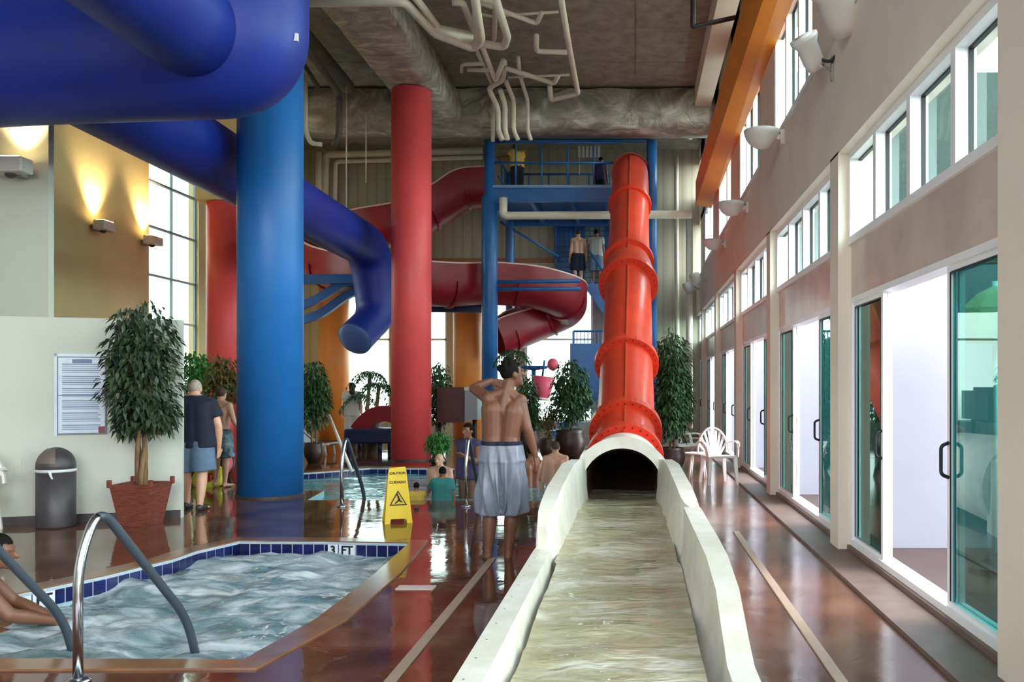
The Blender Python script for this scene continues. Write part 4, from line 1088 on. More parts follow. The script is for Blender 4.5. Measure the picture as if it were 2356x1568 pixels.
def plant(name, base, zb, blobs, n, L, lm, label, pot=None, trunks=3, seed=1, cat='potted tree', group=None, keep=None, tr=.02):
    base = Vector(base); t = thing(name, label, cat, base, group)
    obj('foliage', foliage(blobs, n, L, seed, keep), lm, t)['kind'] = 'stuff'
    top = Vector(blobs[0][0]); rd = random.Random(seed+5)
    ph = pot[2] if pot else 0
    for k in range(trunks):
        a = 2*PI*k/max(1, trunks); pts = []
        for i in range(9):
            u = i/8; w_ = a+u*4
            pts.append(Vector((base.x, base.y, ph*.8)).lerp(top, u)+Vector((math.cos(w_), math.sin(w_), 0))*(.035 if trunks > 1 else 0)*(1+u))
        bm = B(); sweep(bm, pts, lambda i, m: circ(tr*(1-.4*i/m), 8), zup=False, up=Vector((0, 1, .05))); obj('trunk', bm, M['bark'], t, True)
    if pot:
        kind, pr, ph, pm = pot
        bm = B()
        if kind == 'square':
            for (r0, r1, z0, z1) in ((pr*.68, pr, 0, ph),):
                q0 = [(-1, -1), (1, -1), (1, 1), (-1, 1)]; rg = []
                for (r, z) in ((r0, z0), (r1*.97, z1*.93), (r1*1.0, z1*.93), (r1*1.03, z1), (r1*.9, z1), (r1*.88, z1*.9)):
                    rg.append([bm.verts.new((base.x+r*x, base.y+r*y, z)) for x, y in q0])
                for i in range(len(rg)-1):
                    for j in range(4): bm.faces.new((rg[i][j], rg[i][(j+1) % 4], rg[i+1][(j+1) % 4], rg[i+1][j]))
                bm.faces.new(rg[0][::-1])
            sb = B(); box(sb, base.x-pr*.86, base.x+pr*.86, base.y-pr*.86, base.y+pr*.86, ph*.84, ph*.9)
        else:
            lathe(bm, [(pr*.55, 0), (pr*.9, ph*.35), (pr, ph*.62), (pr*.85, ph*.88), (pr*.92, ph), (pr*.8, ph), (pr*.75, ph*.88)], base.x, base.y, 0, n=24)
            sb = B(); lathe(sb, [(pr*.76, ph*.86), (pr*.76, ph*.9)], base.x, base.y, 0, n=20)
        pl = obj('planter', bm, pm, t); 
        if kind != 'square': pl.data.polygons.foreach_set('use_smooth', [True]*len(pl.data.polygons))
        obj('soil', sb, M['soil'], t)
        if kind == 'square':
            for x in (-1, 1):
                for y in (-1, 1):
                    f_ = B(); box(f_, base.x+x*pr*.98-.02, base.x+x*pr*.98+.02, base.y+y*pr*.98-.02, base.y+y*pr*.98+.02, ph*.94, ph*1.12, bev=.006); obj('corner_post', f_, pm, pl)
    return t
p = Vector((-5.40, 9.52, 0))
plant('potted_ficus', p, 0, [(at(325, 790, 9.58), .36, .44), (at(322, 880, 9.58), .40, .46), (at(335, 945, 9.58), .30, .22), (at(300, 960, 9.58), .2, .2), (at(365, 960, 9.58), .2, .18)], 3600, .105, M['leaf'], 'large ficus tree in a red brown square planter against the cream wall', ('square', .225, .45, M['planter']), 4, 3, keep=lambda q: (Vector((q.x, q.y))-pA).dot(nA) < -.13, tr=.028)
def tree(cx, top, bot, wpx, Y, lm, name, label, potr=.2, poth=.4, n=1100, L=.11, seed=2, base=None, pot=True, group=None):
    c = at(cx, (top+bot)/2, Y); rx = wpx/2*Y/FPX; rz = (bot-top)/2*Y/FPX
    bl = [(c+Vector((0, 0, rz*.35)), rx*.85, rz*.62), (c-Vector((0, 0, rz*.3)), rx, rz*.66), (c+Vector((rx*.3, 0, -rz*.1)), rx*.7, rz*.5)]
    return plant(name, (c.x, Y, 0), 0, bl, n, L, lm, label, ('round', potr, poth, M['pot']) if pot else None, 2, seed)
tree(448, 800, 915, 90, 15.5, M['leafbright'], 'potted_ficus', 'bright green potted tree behind the man in the navy shirt', n=1000, seed=11)
tree(512, 815, 935, 80, 14.6, M['leafred'], 'potted_ficus', 'bushy green and reddish potted tree behind the shirtless boy', n=1000, seed=12)
tree(722, 822, 990, 72, 17.2, M['leafdark'], 'potted_ficus', 'dark potted tree between the blue column and the orange column', n=2000, seed=13)
tree(1008, 828, 985, 70, 19.5, M['leafdark'], 'potted_ficus', 'dark potted tree just right of the red column', n=2000, seed=14)
tree(1312, 822, 985, 100, 18.2, M['leafdark'], 'potted_ficus', 'dark bushy potted tree left of the red tube slide', .34, .62, n=3000, seed=15)
tree(1214, 860, 1015, 58, 18.8, M['leafdark'], 'potted_ficus', 'dark potted tree behind the shirtless man in silver shorts', .3, .6, n=1700, seed=16)
tree(1547, 755, 1020, 92, 15.6, M['leafdark'], 'potted_ficus', 'tall dark potted tree right of the red tube slide', .24, .42, n=4600, seed=17)
tree(1262, 925, 1000, 34, 18.0, M['leafred'], 'potted_shrub', 'small brownish potted shrub between two dark potted trees', .2, .45, n=420, seed=18, L=.08)
tree(1008, 988, 1045, 52, 17.0, M['leafbright'], 'leafy_bush', 'low bright green bush right of the foot of the red column', .18, .1, n=700, seed=19)
def palm(px, top, base_py, Y, label, seed, h=None):
    rd = random.Random(seed); t0 = at(px, top, Y); t = thing('potted_palm', label, 'palm', (t0.x, Y, 0))
    bm = B(); sweep(bm, catmull([(t0.x-.15, Y, .1), (t0.x-.08, Y, t0.z*.5), t0], 6), circ(.045, 8)); obj('trunk', bm, M['bark'], t, True)
    fb = B()
    for k in range(13):
        a = 2*PI*k/13+rd.uniform(-.2, .2); L = rd.uniform(.38, .55); el = rd.uniform(.2, 1.0)
        prev = t0
        for i in range(7):
            u = (i+1)/7
            q = t0+Vector((math.cos(a)*L*u, math.sin(a)*L*u, L*(el*u-1.25*u*u)))
            d = (q-prev).normalized(); s = d.cross(Vector((0, 0, 1))).normalized()
            for sg in (-1, 1): leaf(fb, q, s*sg+d*.6-Vector((0, 0, .35)), .22*(1.1-u*.6), .022, rd)
            leaf(fb, prev, d, (q-prev).length*1.6, .012, rd); prev = q
    obj('fronds', fb, M['leafdark'], t)['kind'] = 'stuff'
    bm = B(); lathe(bm, [(.14, 0), (.2, .3), (.16, .3), (.001, .27)], t0.x-.15, Y, 0, n=18); obj('planter', bm, M['pot'], t)
palm(852, 860, 990, 21.5, 'small palm with a tall trunk left of the red column', 3)
palm(872, 886, 990, 20.5, 'drooping small palm right beside the red column', 4)
palm(828, 912, 990, 22.5, 'short dark palm beside the distant standing person', 6)
palm(1180, 812, 990, 21.0, 'spiky palm rising behind the head of the shirtless man', 8)

# ------------------------------------------------------------------ people
def hand(add, wrist, d, palm_n, s, side):
    """palm, four unequal bent fingers and a side thumb"""
    d = d.normalized(); pn = palm_n.normalized(); sd = d.cross(pn).normalized()*side
    k = wrist+d*.09*s
    for q in (-1, 0, 1): add(wrist+sd*q*.012*s, k+sd*q*.026*s, .017*s, .015*s)
    for i, (L, o) in enumerate(((.068, .033), (.078, .011), (.072, -.011), (.056, -.032))):
        a = k+sd*o*s; m = a+d*L*.5*s+pn*.008*s; e = m+(d+pn*.7).normalized()*L*.5*s
        add(a, m, .0105*s, .0095*s); add(m, e, .0095*s, .0085*s)
    a = wrist+d*.025*s+sd*.024*s; m = a+(d*.6+sd*.8).normalized()*.045*s; e = m+(d+pn*.3).normalized()*.035*s
    add(a, m, .014*s, .011*s); add(m, e, .011*s, .009*s)
def person(label, H, pos, yaw, J, skin, clothes=(), hair=None, voxel=.013, hairstyle='short', bulk=1.0, feet=True, look=(0, 0), shoe=None, legs=True, post=None, face=True):
    """J: joint overrides in units of H, local: x right, y forward, z up. Every point is turned by yaw and set at pos."""
    D = dict(head=(0, .01, .935), neck=(0, -.005, .86), chest=(0, -.005, .76), waist=(0, 0, .62), hip=(0, 0, .52),
             shL=(-.105, -.005, .815), shR=(.105, -.005, .815), elL=(-.135, -.015, .64), elR=(.135, -.015, .64), wrL=(-.145, .02, .495), wrR=(.145, .02, .495),
             hpL=(-.05, 0, .515), hpR=(.05, 0, .515), knL=(-.055, .01, .285), knR=(.055, .01, .285), anL=(-.055, -.01, .045), anR=(.055, -.01, .045),
             toL=(-.065, .09, .016), toR=(.065, .09, .016), hdL=None, hdR=None)
    D.update(J)
    Rz = Matrix.Rotation(yaw, 3, 'Z'); pos = Vector(pos)
    W = {k: (pos+Rz @ (Vector(v)*H) if v is not None else None) for k, v in D.items()}
    fwd = Rz @ Vector((0, 1, 0)); rt = Rz @ Vector((1, 0, 0)); upv = Vector((0, 0, 1))
    bm = B()
    def add(a, b_, ra, rb): capsule(bm, a, b_, ra, rb)
    h = H*bulk
    sx = (W['shR']-W['shL']).normalized(); hx = (W['hpR']-W['hpL']).normalized()
    for s in (-1, 1):
        add(W['chest']+sx*s*.052*h, W['waist']+hx*s*.042*h, .062*h, .054*h)
        add(W['waist']+hx*s*.04*h, W['hip']+hx*s*.045*h, .053*h, .06*h)
        add(W['chest']+sx*s*.05*h, (W['shR'] if s > 0 else W['shL']), .055*h, .038*h)
    add(W['neck'], W['shL'], .03*h, .03*h); add(W['neck'], W['shR'], .03*h, .03*h)
    add(W['chest'], W['neck'], .05*h, .032*H); add(W['neck'], W['head'], .032*H, .034*H)
    # head
    hd = Matrix.Rotation(yaw+look[0], 3, 'Z') @ Matrix.Rotation(look[1], 3, 'X')
    hc = W['head']
    ball(bm, hc, .043*H, .054*H, .06*H, rot=hd, seg=20, rings=14)
    ball(bm, hc+hd @ Vector((0, .012, -.035))*H, .034*H, .04*H, .036*H, rot=hd)
    if face:
        capsule(bm, hc+hd @ Vector((0, .05, .004))*H, hc+hd @ Vector((0, .066, -.018))*H, .006*H, .01*H)
        ball(bm, hc+hd @ Vector((0, .047, -.038))*H, .016*H, .008*H, .007*H, rot=hd)
        ball(bm, hc+hd @ Vector((0, .044, -.06))*H, .014*H, .012*H, .012*H, rot=hd)
        for s in (-1, 1):
            ball(bm, hc+hd @ Vector((s*.046, -.006, -.008))*H, .006*H, .012*H, .018*H, rot=hd)
            ball(bm, hc+hd @ Vector((s*.022, .043, .014))*H, .014*H, .01*H, .007*H, rot=hd)
    for S, sg in (('L', -1), ('R', 1)):
        add(W['sh'+S], W['el'+S], .034*h, .026*h); add(W['el'+S], W['el'+S].lerp(W['wr'+S], .35), .026*h, .026*h); add(W['el'+S].lerp(W['wr'+S], .35), W['wr'+S], .026*h, .017*H)
        d = (W['hd'+S]-W['wr'+S]) if W['hd'+S] is not None else (W['wr'+S]-W['el'+S])
        pn = rt*(-sg)*.8+fwd*.3 if d.normalized().z < -.4 else fwd
        hand(add, W['wr'+S], d, pn, H/1.7, sg)
        if legs:
            add(W['hp'+S], W['kn'+S], .056*h, .036*h); add(W['kn'+S], W['kn'+S].lerp(W['an'+S], .3), .035*h, .037*h); add(W['kn'+S].lerp(W['an'+S], .3), W['an'+S], .037*h, .021*h)
            if feet:
                add(W['an'+S], W['an'+S]-fwd*.015*H-upv*.022*H, .022*H, .021*H); add(W['an'+S]-upv*.02*H, W['to'+S], .02*H, .014*H)
                d = (W['to'+S]-W['an'+S]); d.z = 0; d.normalize(); q = d.cross(upv)
                for i in range(5): add(W['to'+S]+q*(i-2)*.011*H, W['to'+S]+q*(i-2)*.012*H+d*(.02-.003*abs(i-1))*H-upv*.003*H, .0085*H, .0075*H)
    bm = remesh(bm, voxel, 3, .5)
    t = obj('person', bm, skin, sm=True); tag(t, label, 'person')
    for nm, m, fn, vx, it in clothes:
        cb = B(); fn(cb, W, H, h, rt, fwd); cb = remesh(cb, vx, it, .5)
        if post and nm in post: post[nm](cb, W, H)
        obj(nm, cb, m, t, True)
    if hair:
        hb = B()
        ball(hb, hc+hd @ Vector((0, -.007, .012))*H, .0475*H, .056*H, .058*H, rot=hd, seg=20, rings=14)
        if hairstyle == 'spiky':
            rd = random.Random(3)
            for k in range(34):
                a = rd.uniform(0, 2*PI); e = rd.uniform(.15, 1.4)
                v = Vector((math.cos(a)*math.cos(e), math.sin(a)*math.cos(e)-.1, math.sin(e)))
                q = hc+hd @ (Vector((v.x*.044, v.y*.052-.006, v.z*.056+.012)))*H
                capsule(hb, q, q+(hd @ v)*.012*H+upv*.006*H, .011*H, .004*H)
        if hairstyle == 'long':
            capsule(hb, hc+hd @ Vector((0, -.03, 0))*H, hc+hd @ Vector((0, -.045, -.12))*H, .05*H, .04*H)
        # keep the face and the neck clear
        cut = []
        hb = remesh(hb, voxel*.9, 1, .4)
        inv = hd.inverted()
        for v in hb.verts:
            l_ = inv @ (v.co-hc)
            if (l_.y > .022*H and l_.z < .03*H) or (hairstyle != 'long' and l_.z < -.022*H) or (abs(l_.x) > .03*H and l_.z < -.002*H and l_.y > -.012*H): cut.append(v)
        bmesh.ops.delete(hb, geom=cut, context='VERTS')
        obj('hair', hb, hair, t, True)
    if shoe:
        for S in 'LR':
            sb = B(); a = W['an'+S]; e = W['to'+S]; capsule(sb, a-fwd*.02*H-upv*.025*H, e+fwd*.01*H, .026*H, .022*H)
            sb = remesh(sb, .012, 2); obj('shoe', sb, shoe, t, True)
    return t
def shorts(len_=.28, w=1.0, flare=.0, top=.58):
    def fn(bm, W, H, h, rt, fwd):
        hip = W['hip']; hx = (W['hpR']-W['hpL']).normalized()
        wz = Vector((0, 0, (top-.52)*H))
        for s in (-1, 0, 1):
            capsule(bm, hip+wz+hx*s*.045*h, hip+hx*s*.05*h-Vector((0, 0, .03*H)), .065*h*max(w, 1), .071*h*max(w, 1), 18, True)
        for S, s in (('L', -1), ('R', 1)):
            a = W['hp'+S]; d = (W['kn'+S]-a).normalized()
            capsule(bm, a-d*.01*H, a+d*len_*H+hx*s*flare*.25*H, .072*h*w, (.06+flare)*h*w, 20, True)
    return fn
def shirt(sl=.55, w=1.0, low=.5, rs=1.0):
    def fn(bm, W, H, h, rt, fwd):
        sx = (W['shR']-W['shL']).normalized()
        for s in (-1, 0, 1):
            capsule(bm, W['chest']+Vector((0, 0, .055*H))+sx*s*.052*h, W['hip']+sx*s*.055*h*w+Vector((0, 0, (low-.52)*H)), .068*h*w, .07*h*w, 18, True)
        for S in 'LR':
            capsule(bm, W['sh'+S], W['sh'+S].lerp(W['el'+S], sl), .046*h, .047*h*rs, 16, True)
            capsule(bm, W['chest'], W['sh'+S], .062*h, .046*h); capsule(bm, W['neck']-Vector((0, 0, .02*H)), W['sh'+S], .038*h, .044*h)
    return fn
# --- young man in silver shorts
Hm = 1.73; pm = onz(1140, 1283)
def rel(px, py, dy=0): # joint of the main man from the photo, at his own distance
    q = at(px, py, pm.y+dy)-Vector((pm.x, pm.y, 0)); return (q.x/Hm, q.y/Hm-0.0, q.z/Hm) if False else ((q.x)/Hm, dy/Hm, q.z/Hm)
Jm = dict(head=rel(1178, 858, .03), neck=rel(1166, 898), chest=rel(1158, 945), waist=rel(1154, 1000), hip=rel(1154, 1048),
          shL=rel(1124, 916), shR=rel(1196, 922), elL=rel(1090, 893, .14), wrL=rel(1128, 876, .26), hdL=rel(1160, 884, .28), elR=rel(1213, 985, -.02), wrR=rel(1231, 1046, .06), hdR=rel(1240, 1088, .1),
          hpL=rel(1137, 1060), hpR=rel(1172, 1060), knL=rel(1128, 1172, .03), knR=rel(1178, 1172, .06), anL=rel(1124, 1268, -.02), anR=rel(1170, 1270, .03), toL=rel(1100, 1286, .09), toR=rel(1176, 1283, .22))
def pleat(cb, W, H):
    c = W['hip']
    for v in cb.verts:
        d = v.co-c; a = math.atan2(d.y, d.x); k = min(1, max(0, (c.z+.06-v.co.z)/.35))
        f = .023*k*(math.sin(a*9+1.5*math.sin(v.co.z*9))+.7*math.sin(a*19+v.co.z*6))
        n = Vector((d.x, d.y, 0)).normalized(); v.co += n*f
def band(bm, W, H, h, rt, fwd):
    hip = W['hip']; hx = (W['hpR']-W['hpL']).normalized()
    for s in (-1, 0, 1): capsule(bm, hip+Vector((0, 0, .055*H))+hx*s*.043*h, hip+Vector((0, 0, .075*H))+hx*s*.043*h, .063*h, .062*h, 18, True)
person('shirtless young man in silver grey swim shorts, back turned, one arm raised', Hm, (pm.x, pm.y, 0), 0, Jm, M['skintan'],
       [('swim_shorts', M['silver'], shorts(.272, 1.0, .008, .575), .011, 3), ('waistband', M['navycloth'], band, .008, 1)], M['hair'], .0078, 'spiky', 1.0, look=(-1.0, .15), post={'swim_shorts': pleat})
# --- man in navy shirt
pn_ = onz(446, 1172)
person('grey haired man in a navy T-shirt and denim shorts, back turned by the wall end', 1.62, (pn_.x, pn_.y, 0), .15, dict(head=(-.0, .03, .915), shL=(-.12, 0, .80), shR=(.12, 0, .80), elL=(-.165, .0, .63), elR=(.175, .0, .63), wrL=(-.165, .05, .5), wrR=(.17, .03, .47), knL=(-.07, .03, .285), anL=(-.085, .1, .05), toL=(-.09, .19, .018), anR=(.06, -.05, .05), toR=(.07, .04, .018)), M['skin'],
       [('tshirt', M['navycloth'], shirt(.62, 1.18, .47, 1.15), .015, 4), ('denim_shorts', M['denim'], shorts(.22, 1.14, .016, .56), .014, 3)], M['hairgrey'], .012, 'short', 1.12, shoe=M['bin'])
# --- boy behind
pb = onz(508, 1120)
person('shirtless boy in dark patterned swim shorts, back turned beside the blue column', 1.5, (pb.x, pb.y, 0), -.25, dict(elR=(.17, -.02, .66), wrR=(.21, .06, .54)), M['skin'],
       [('swim_shorts', M['patterncloth'], shorts(.22, 1.04, .02), .016, 2)], M['hairbrown'], .014, 'short', .95, look=(.2, .2))
# --- hot tub bather
ph = Vector(at(-6, 1440, 5.75))
person('black haired bather sitting in the hot tub at the left edge of the photo', 1.7, (ph.x-.12, 5.75, -1.02), -1.0, dict(head=(.0, .06, .84), neck=(0, .02, .775), chest=(0, .0, .69), waist=(0, -.02, .57), shL=(-.105, 0, .735), shR=(.105, 0, .735), elL=(-.13, .10, .61), wrL=(-.06, .22, .555), elR=(.13, .1, .61), wrR=(.05, .24, .55), hip=(0, -.02, .49), knL=(-.06, .2, .46), knR=(.06, .2, .46), anL=(-.06, .22, .26), anR=(.06, .22, .26), toL=(-.06, .3, .24), toR=(.06, .3, .24)), M['skintan'], [], M['hair'], .011, 'short', 1.05, look=(-.15, -.15))
# --- pool people
def bather(px, py, Y, H, label, skin, hair, yaw, clothes, style='short', J=None, look=(0, 0), bulk=1):
    c = at(px, py, Y); z = c.z-.935*H
    return person(label, H, (c.x, Y, z), yaw, J or {}, skin, clothes, hair, .015, style, bulk, look=look, feet=False)
bather(1018, 1085, 11.75, 1.1, 'child in a teal shirt with black hair at the near pool edge', M['skindark'], M['hair'], .1, [('shirt', M['tealcloth'], shirt(.6, 1.1, .5), .015, 3)], J=dict(elL=(-.18, .08, .68), wrL=(-.2, .2, .72)))
bather(958, 1118, 11.8, .85, 'small child in a yellow top beside the wet floor sign', M['skindark'], M['hair'], .0, [('shirt', M['yellowcloth'], shirt(.5, 1.1, .5), .015, 3)], J=dict(elR=(.16, .1, .78), wrR=(.2, .2, .9)))
bather(1012, 1056, 14.2, 1.6, 'bald bather in the pool behind the child in teal', M['skin'], None, 2.9, [])
bather(1078, 990, 12.6, 1.62, 'dark haired bather standing in the pool behind the handrail', M['skindark'], M['hair'], 2.6, [('swimsuit', M['purplecloth'], shirt(.05, 1.02, .5), .016, 3)], 'long', J=dict(elL=(-.16, .06, .66), wrL=(-.12, .18, .72)))
bather(1278, 1028, 13.4, 1.45, 'fair bather in the pool left of the white channel arch', M['skin'], M['hairbrown'], .2, [])
bather(1222, 1040, 13.9, 1.4, 'bather in the pool beyond the hand of the shirtless man', M['skindark'], M['hair'], .5, [])
# --- far people
pf = onz(810, 987)
person('distant person in a white top and dark bag beside the orange column', 1.62, (pf.x*22.5/pf.y, 22.5, 0), .3, {}, M['skin'], [('top', M['whitecloth'], shirt(.5, 1.05, .46), .02, 3), ('trousers', M['whitecloth'], shorts(.42, 1, .0), .02, 2)], M['hair'], .018, 'long')
py_ = at(1190, 420, 22.4)
person('person in a yellow shirt and dark trousers leaning on the tower rail', 1.35, (py_.x, 22.4, ZD), .5, dict(head=(-.02, .1, .92), neck=(-.01, .06, .86), chest=(0, .03, .76), elL=(-.19, .1, .72), wrL=(-.28, .2, .73), elR=(.16, .05, .66)), M['skintan'],
       [('shirt', M['yellowcloth'], shirt(.55, 1.12, .52), .018, 3), ('trousers', M['navycloth'], shorts(.4, 1.1, .0), .018, 2)], M['hairbrown'], .016, 'short', 1.05)
p1 = at(1330, 650, 25.3)
person('shirtless person in dark shorts on the tower stair landing', 1.62, (p1.x, 25.3, za), .3, {}, M['skin'], [('swim_shorts', M['navycloth'], shorts(.24, 1.05, .02), .02, 2)], M['hairbrown'], .018)
p1 = at(1372, 650, 25.2)
person('person in pale shorts on the stair landing right behind the red tube', 1.62, (p1.x, 25.2, za), -.2, {}, M['skindark'], [('shirt', M['whitecloth'], shirt(.5, 1.05, .5), .02, 3), ('swim_shorts', M['denim'], shorts(.26, 1.08, .03), .02, 2)], M['hair'], .018)
p1 = at(1378, 425, 22.2)
person('person in dark clothes on the platform beside the red tube entrance', 1.3, (p1.x, 23.6, ZD), -.4, {}, M['skintan'], [('shirt', M['purplecloth'], shirt(.5, 1.05, .5), .02, 3), ('trousers', M['navycloth'], shorts(.4, 1.05, 0), .02, 2)], M['hair'], .018)

# ------------------------------------------------------------------ children's play things by the far windows
t = thing('toddler_slide', 'red toddler slide with a navy deck left of the red column', 'play slide', at(840, 1000, 20.2))
bm = B(); a = at(800, 985, 20.2); c = at(888, 1018, 20.2); box(bm, a.x, c.x+.5, 19.9, 20.9, c.z, a.z, bev=.04); obj('deck', bm, M['navy'], t)
bm = B(); sweep(bm, catmull([at(822, 983, 20.4), at(840, 962, 20.4), at(862, 945, 20.4), at(892, 938, 20.4), at(930, 945, 20.4)], 6), [(-.35, -.3), (.35, -.3), (.35, .06), (.28, .06), (.28, -.05), (-.28, -.05), (-.28, .06), (-.35, .06)]); obj('chute', bm, M['redflume'], t)
for px in (808, 880):
    q = at(px, 1018, 20.2)
    for yy in (20.0, 20.8): bm = B(); tube(bm, [(q.x, yy, 0), (q.x, yy, q.z+.02)], .05, 8); obj('leg', bm, M['navy'], t, True)
bk = at(1248, 890, 20.0)
t = thing('tipping_bucket', 'pink play bucket with a white rim hung between the potted trees', 'play bucket', bk)
bm = B(); lathe(bm, [(.16, -.26), (.19, -.2), (.27, .24), (.25, .25), (.17, -.2)], n=22); xform(bm, Matrix.Translation(bk) @ Matrix.Rotation(.12, 4, 'Y')); obj('bucket', bm, M['pink'], t, True)
bm = B(); lathe(bm, [(.19, -.3), (.2, -.24), (.16, -.24)], n=22); xform(bm, Matrix.Translation(bk) @ Matrix.Rotation(.12, 4, 'Y')); obj('rim', bm, M['plastic'], t, True)
bm = B(); tube(bm, [bk+Vector((0, 0, .25)), bk+Vector((.05, 0, .62))], .025, 8); obj('hanger', bm, M['bluesteel'], t, True)
bl = at(1272, 838, 19.8); bm = B(); ball(bm, bl, .13, .13, .14, 18, 12); obj('top_ball', bm, M['pink'], t, True)
ds = at(1228, 846, 20.2); t = thing('spray_post', 'blue green play dish on a post behind the shirtless man', 'play feature', (ds.x, ds.y, 0))
bm = B(); lathe(bm, [(.001, -.06), (.3, -.02), (.36, .04), (.34, .05), (.001, 0)], ds.x, ds.y, ds.z, n=24); obj('dish', bm, M['bluesteel'], t, True)
bm = B(); tube(bm, [(ds.x, ds.y, 0), (ds.x, ds.y, ds.z)], .05, 10); obj('post', bm, M['bluesteel'], t, True)
q = at(1085, 930, 18.8); t = thing('snack_kiosk', 'dark maroon kiosk with a grey side panel behind the shirtless man', 'kiosk', (q.x, 19, 0))
bm = B(); box(bm, at(1005, 900, 19).x, at(1068, 900, 19).x, 19.0, 19.8, at(0, 972, 19).z, at(0, 890, 19).z); obj('hood', bm, M['darkred'], t)
bm = B(); box(bm, at(1069, 900, 18.9).x, at(1098, 900, 18.9).x, 18.9, 19.7, at(0, 965, 18.9).z, at(0, 898, 18.9).z); obj('side_panel', bm, M['greybox'], t)
for px in (1010, 1092): q = at(px, 965, 19.4); bm = B(); tube(bm, [(q.x, 19.4, 0), (q.x, 19.4, q.z+.03)], .05, 8); obj('leg', bm, M['darkpipe'], t, True)
# chaise by the blue column
lg = onz(705, 1048); t = thing('pool_lounger', 'white framed pool lounger right beside the blue column', 'lounger', lg)
for dy in (0, .55):
    bm = B(); tube(bm, catmull([lg+Vector((-.5, dy, .75)), lg+Vector((-.2, dy, .45)), lg+Vector((.1, dy, .22)), lg+Vector((.5, dy, .25))], 5), .025, 8); obj('side_rail', bm, M['plastic'], t, True)
bm = B(); sweep(bm, catmull([lg+Vector((-.5, .275, .73)), lg+Vector((-.2, .275, .43)), lg+Vector((.1, .275, .2)), lg+Vector((.5, .275, .23))], 5), [(-.26, -.008), (.26, -.008), (.26, .008), (-.26, .008)]); obj('sling', bm, M['bin'], t)
for dx, dy, z in ((-.1, 0, .33), (-.1, .55, .33), (.4, 0, .23), (.4, .55, .23)): bm = B(); tube(bm, [lg+Vector((dx, dy, z)), lg+Vector((dx+.03, dy, 0))], .022, 8); obj('leg', bm, M['plastic'], t, True)
# floats by the boy
def ring_float(p, R, r, m, label, rot):
    bm = B(); n, k = 26, 12; rg = []
    for i in range(n):
        a = 2*PI*i/n; rg.append([bm.verts.new(Vector(((R+r*math.cos(2*PI*j/k))*math.cos(a), (R+r*math.cos(2*PI*j/k))*math.sin(a), r*math.sin(2*PI*j/k)))) for j in range(k)])
    for i in range(n):
        for j in range(k): bm.faces.new((rg[i][j], rg[(i+1) % n][j], rg[(i+1) % n][(j+1) % k], rg[i][(j+1) % k]))
    xform(bm, Matrix.Translation(p) @ rot); return tag(obj('swim_ring', bm, m, sm=True), label, 'swim ring')
p = onz(480, 1118); ring_float(p+Vector((0, 0, .13)), .17, .07, M['yelgreen'], 'yellow green swim ring on the floor left of the blue column', Matrix.Rotation(.9, 4, 'X'))
ring_float(p+Vector((.06, .22, .31)), .14, .06, M['pink'], 'pink swim ring leaning above the yellow green one', Matrix.Rotation(1.2, 4, 'X'))
rs = onz(540, 1105); t = thing('red_chair', 'red plastic chair half hidden behind the blue column', 'chair', rs)
bm = B(); box(bm, rs.x-.3, rs.x+.3, rs.y-.25, rs.y+.25, .38, .43, bev=.015); obj('seat', bm, M['redcol'], t)
bm = B(); lathe(bm, [(.29, 0), (.29, .5), (.26, .56), (.25, .5), (.265, 0)], rs.x, rs.y+.02, .42, n=16, a0=.2, a1=PI-.2); obj('backrest', bm, M['redcol'], t, True)
for dx in (-.26, .26):
    for dy in (-.2, .2): bm = B(); tube(bm, [(rs.x+dx, rs.y+dy, .4), (rs.x+dx*1.1, rs.y+dy*1.15, 0)], .022, 8); obj('leg', bm, M['redcol'], t, True)

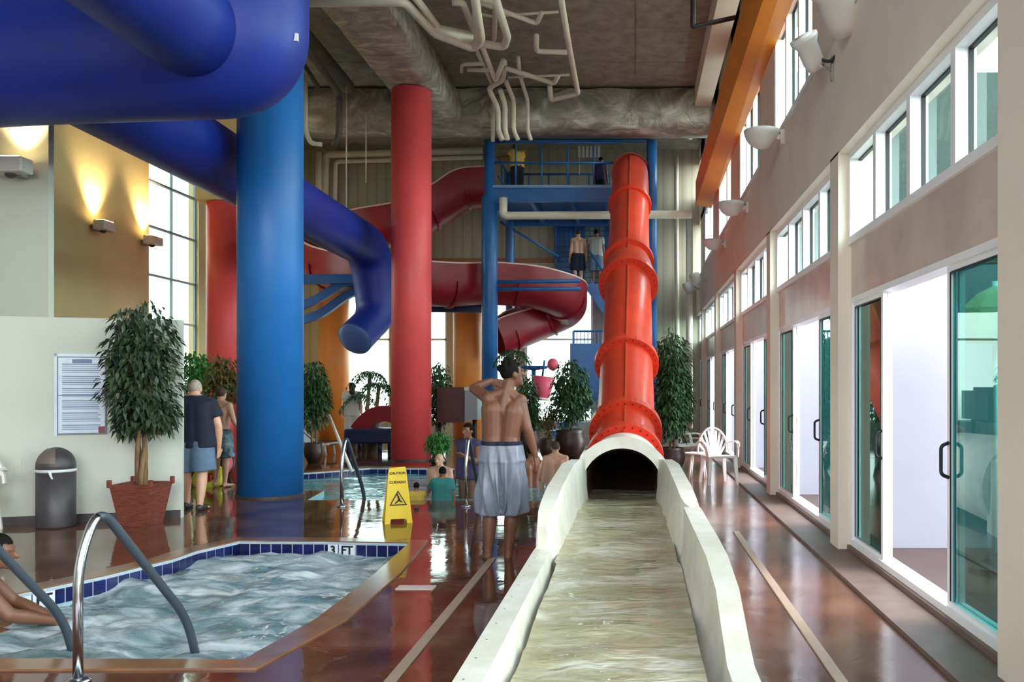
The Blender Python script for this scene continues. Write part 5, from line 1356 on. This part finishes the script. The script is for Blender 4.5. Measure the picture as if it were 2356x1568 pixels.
# ------------------------------------------------------------------ light
wd_ = bpy.data.worlds.new('world'); sc.world = wd_; wd_.use_nodes = True
nt = wd_.node_tree; nt.nodes.clear()
ow = nt.nodes.new('ShaderNodeOutputWorld'); bg = nt.nodes.new('ShaderNodeBackground'); nt.links.new(bg.outputs[0], ow.inputs[0])
tcw = nt.nodes.new('ShaderNodeTexCoord'); sxw = nt.nodes.new('ShaderNodeSeparateXYZ'); rw = nt.nodes.new('ShaderNodeValToRGB')
nt.links.new(tcw.outputs['Generated'], sxw.inputs[0]); nt.links.new(sxw.outputs['Z'], rw.inputs['Fac'])
rw.color_ramp.elements[0].position = .0; rw.color_ramp.elements[0].color = (.95, .97, .96, 1)
rw.color_ramp.elements[1].position = .6; rw.color_ramp.elements[1].color = (.80, .90, 1, 1)
e_ = rw.color_ramp.elements.new(0.0); e_.position = 0.0
mrw = nt.nodes.new('ShaderNodeMapRange'); mrw.inputs['From Min'].default_value = -.06; mrw.inputs['From Max'].default_value = .0
mrw.inputs['To Min'].default_value = .8; mrw.inputs['To Max'].default_value = 3.6
nt.links.new(sxw.outputs['Z'], mrw.inputs['Value']); mxr = nt.nodes.new('ShaderNodeMapRange'); mxr.inputs['From Min'].default_value = -.2; mxr.inputs['From Max'].default_value = .9; mxr.inputs['To Min'].default_value = 1; mxr.inputs['To Max'].default_value = 3.2
nt.links.new(sxw.outputs['X'], mxr.inputs['Value'])
mmw = nt.nodes.new('ShaderNodeMath'); mmw.operation = 'MULTIPLY'; nt.links.new(mrw.outputs[0], mmw.inputs[0]); nt.links.new(mxr.outputs[0], mmw.inputs[1])
nt.links.new(mmw.outputs[0], bg.inputs['Strength'])
nt.links.new(rw.outputs['Color'], bg.inputs['Color'])
sc.view_settings.view_transform = 'Standard'; sc.view_settings.look = 'None'; sc.view_settings.gamma = 1
sc.view_settings.exposure = 0.75
sc.cycles.use_denoising = True
sc.cycles.max_bounces = 10; sc.cycles.diffuse_bounces = 6; sc.cycles.glossy_bounces = 4; sc.cycles.transparent_max_bounces = 12
sc.cycles.sample_clamp_indirect = 6
sc.cycles.caustics_reflective = False; sc.cycles.caustics_refractive = False
GROUPS = dict(pipe='pipes under the ceiling and on the back wall', round_column='painted round columns of the hall', potted_ficus='potted trees round the pools', potted_palm='small palms by the far windows',
              handrail='pool and hot tub handrails', resin_chair='white resin chairs', floor_strip='tan strips in the deck', floodlight='floodlights on the window wall', wall_sconce='up lights on the left walls',
              support_arm='blue arms carrying the red flume', swim_ring='swim rings by the blue column', wrapped_duct='wrapped ceiling ducts', wall_lamp='small lamps at the far end of the window wall', person='people in the water park')
for o in bpy.data.objects:
    k_ = o.name.split('.')[0]
    if o.parent is None and o.get('category') and not o.get('group') and k_ in GROUPS: o['group'] = GROUPS[k_]
for o in bpy.data.objects:
    if o.get('_rot') is not None: del o['_rot']
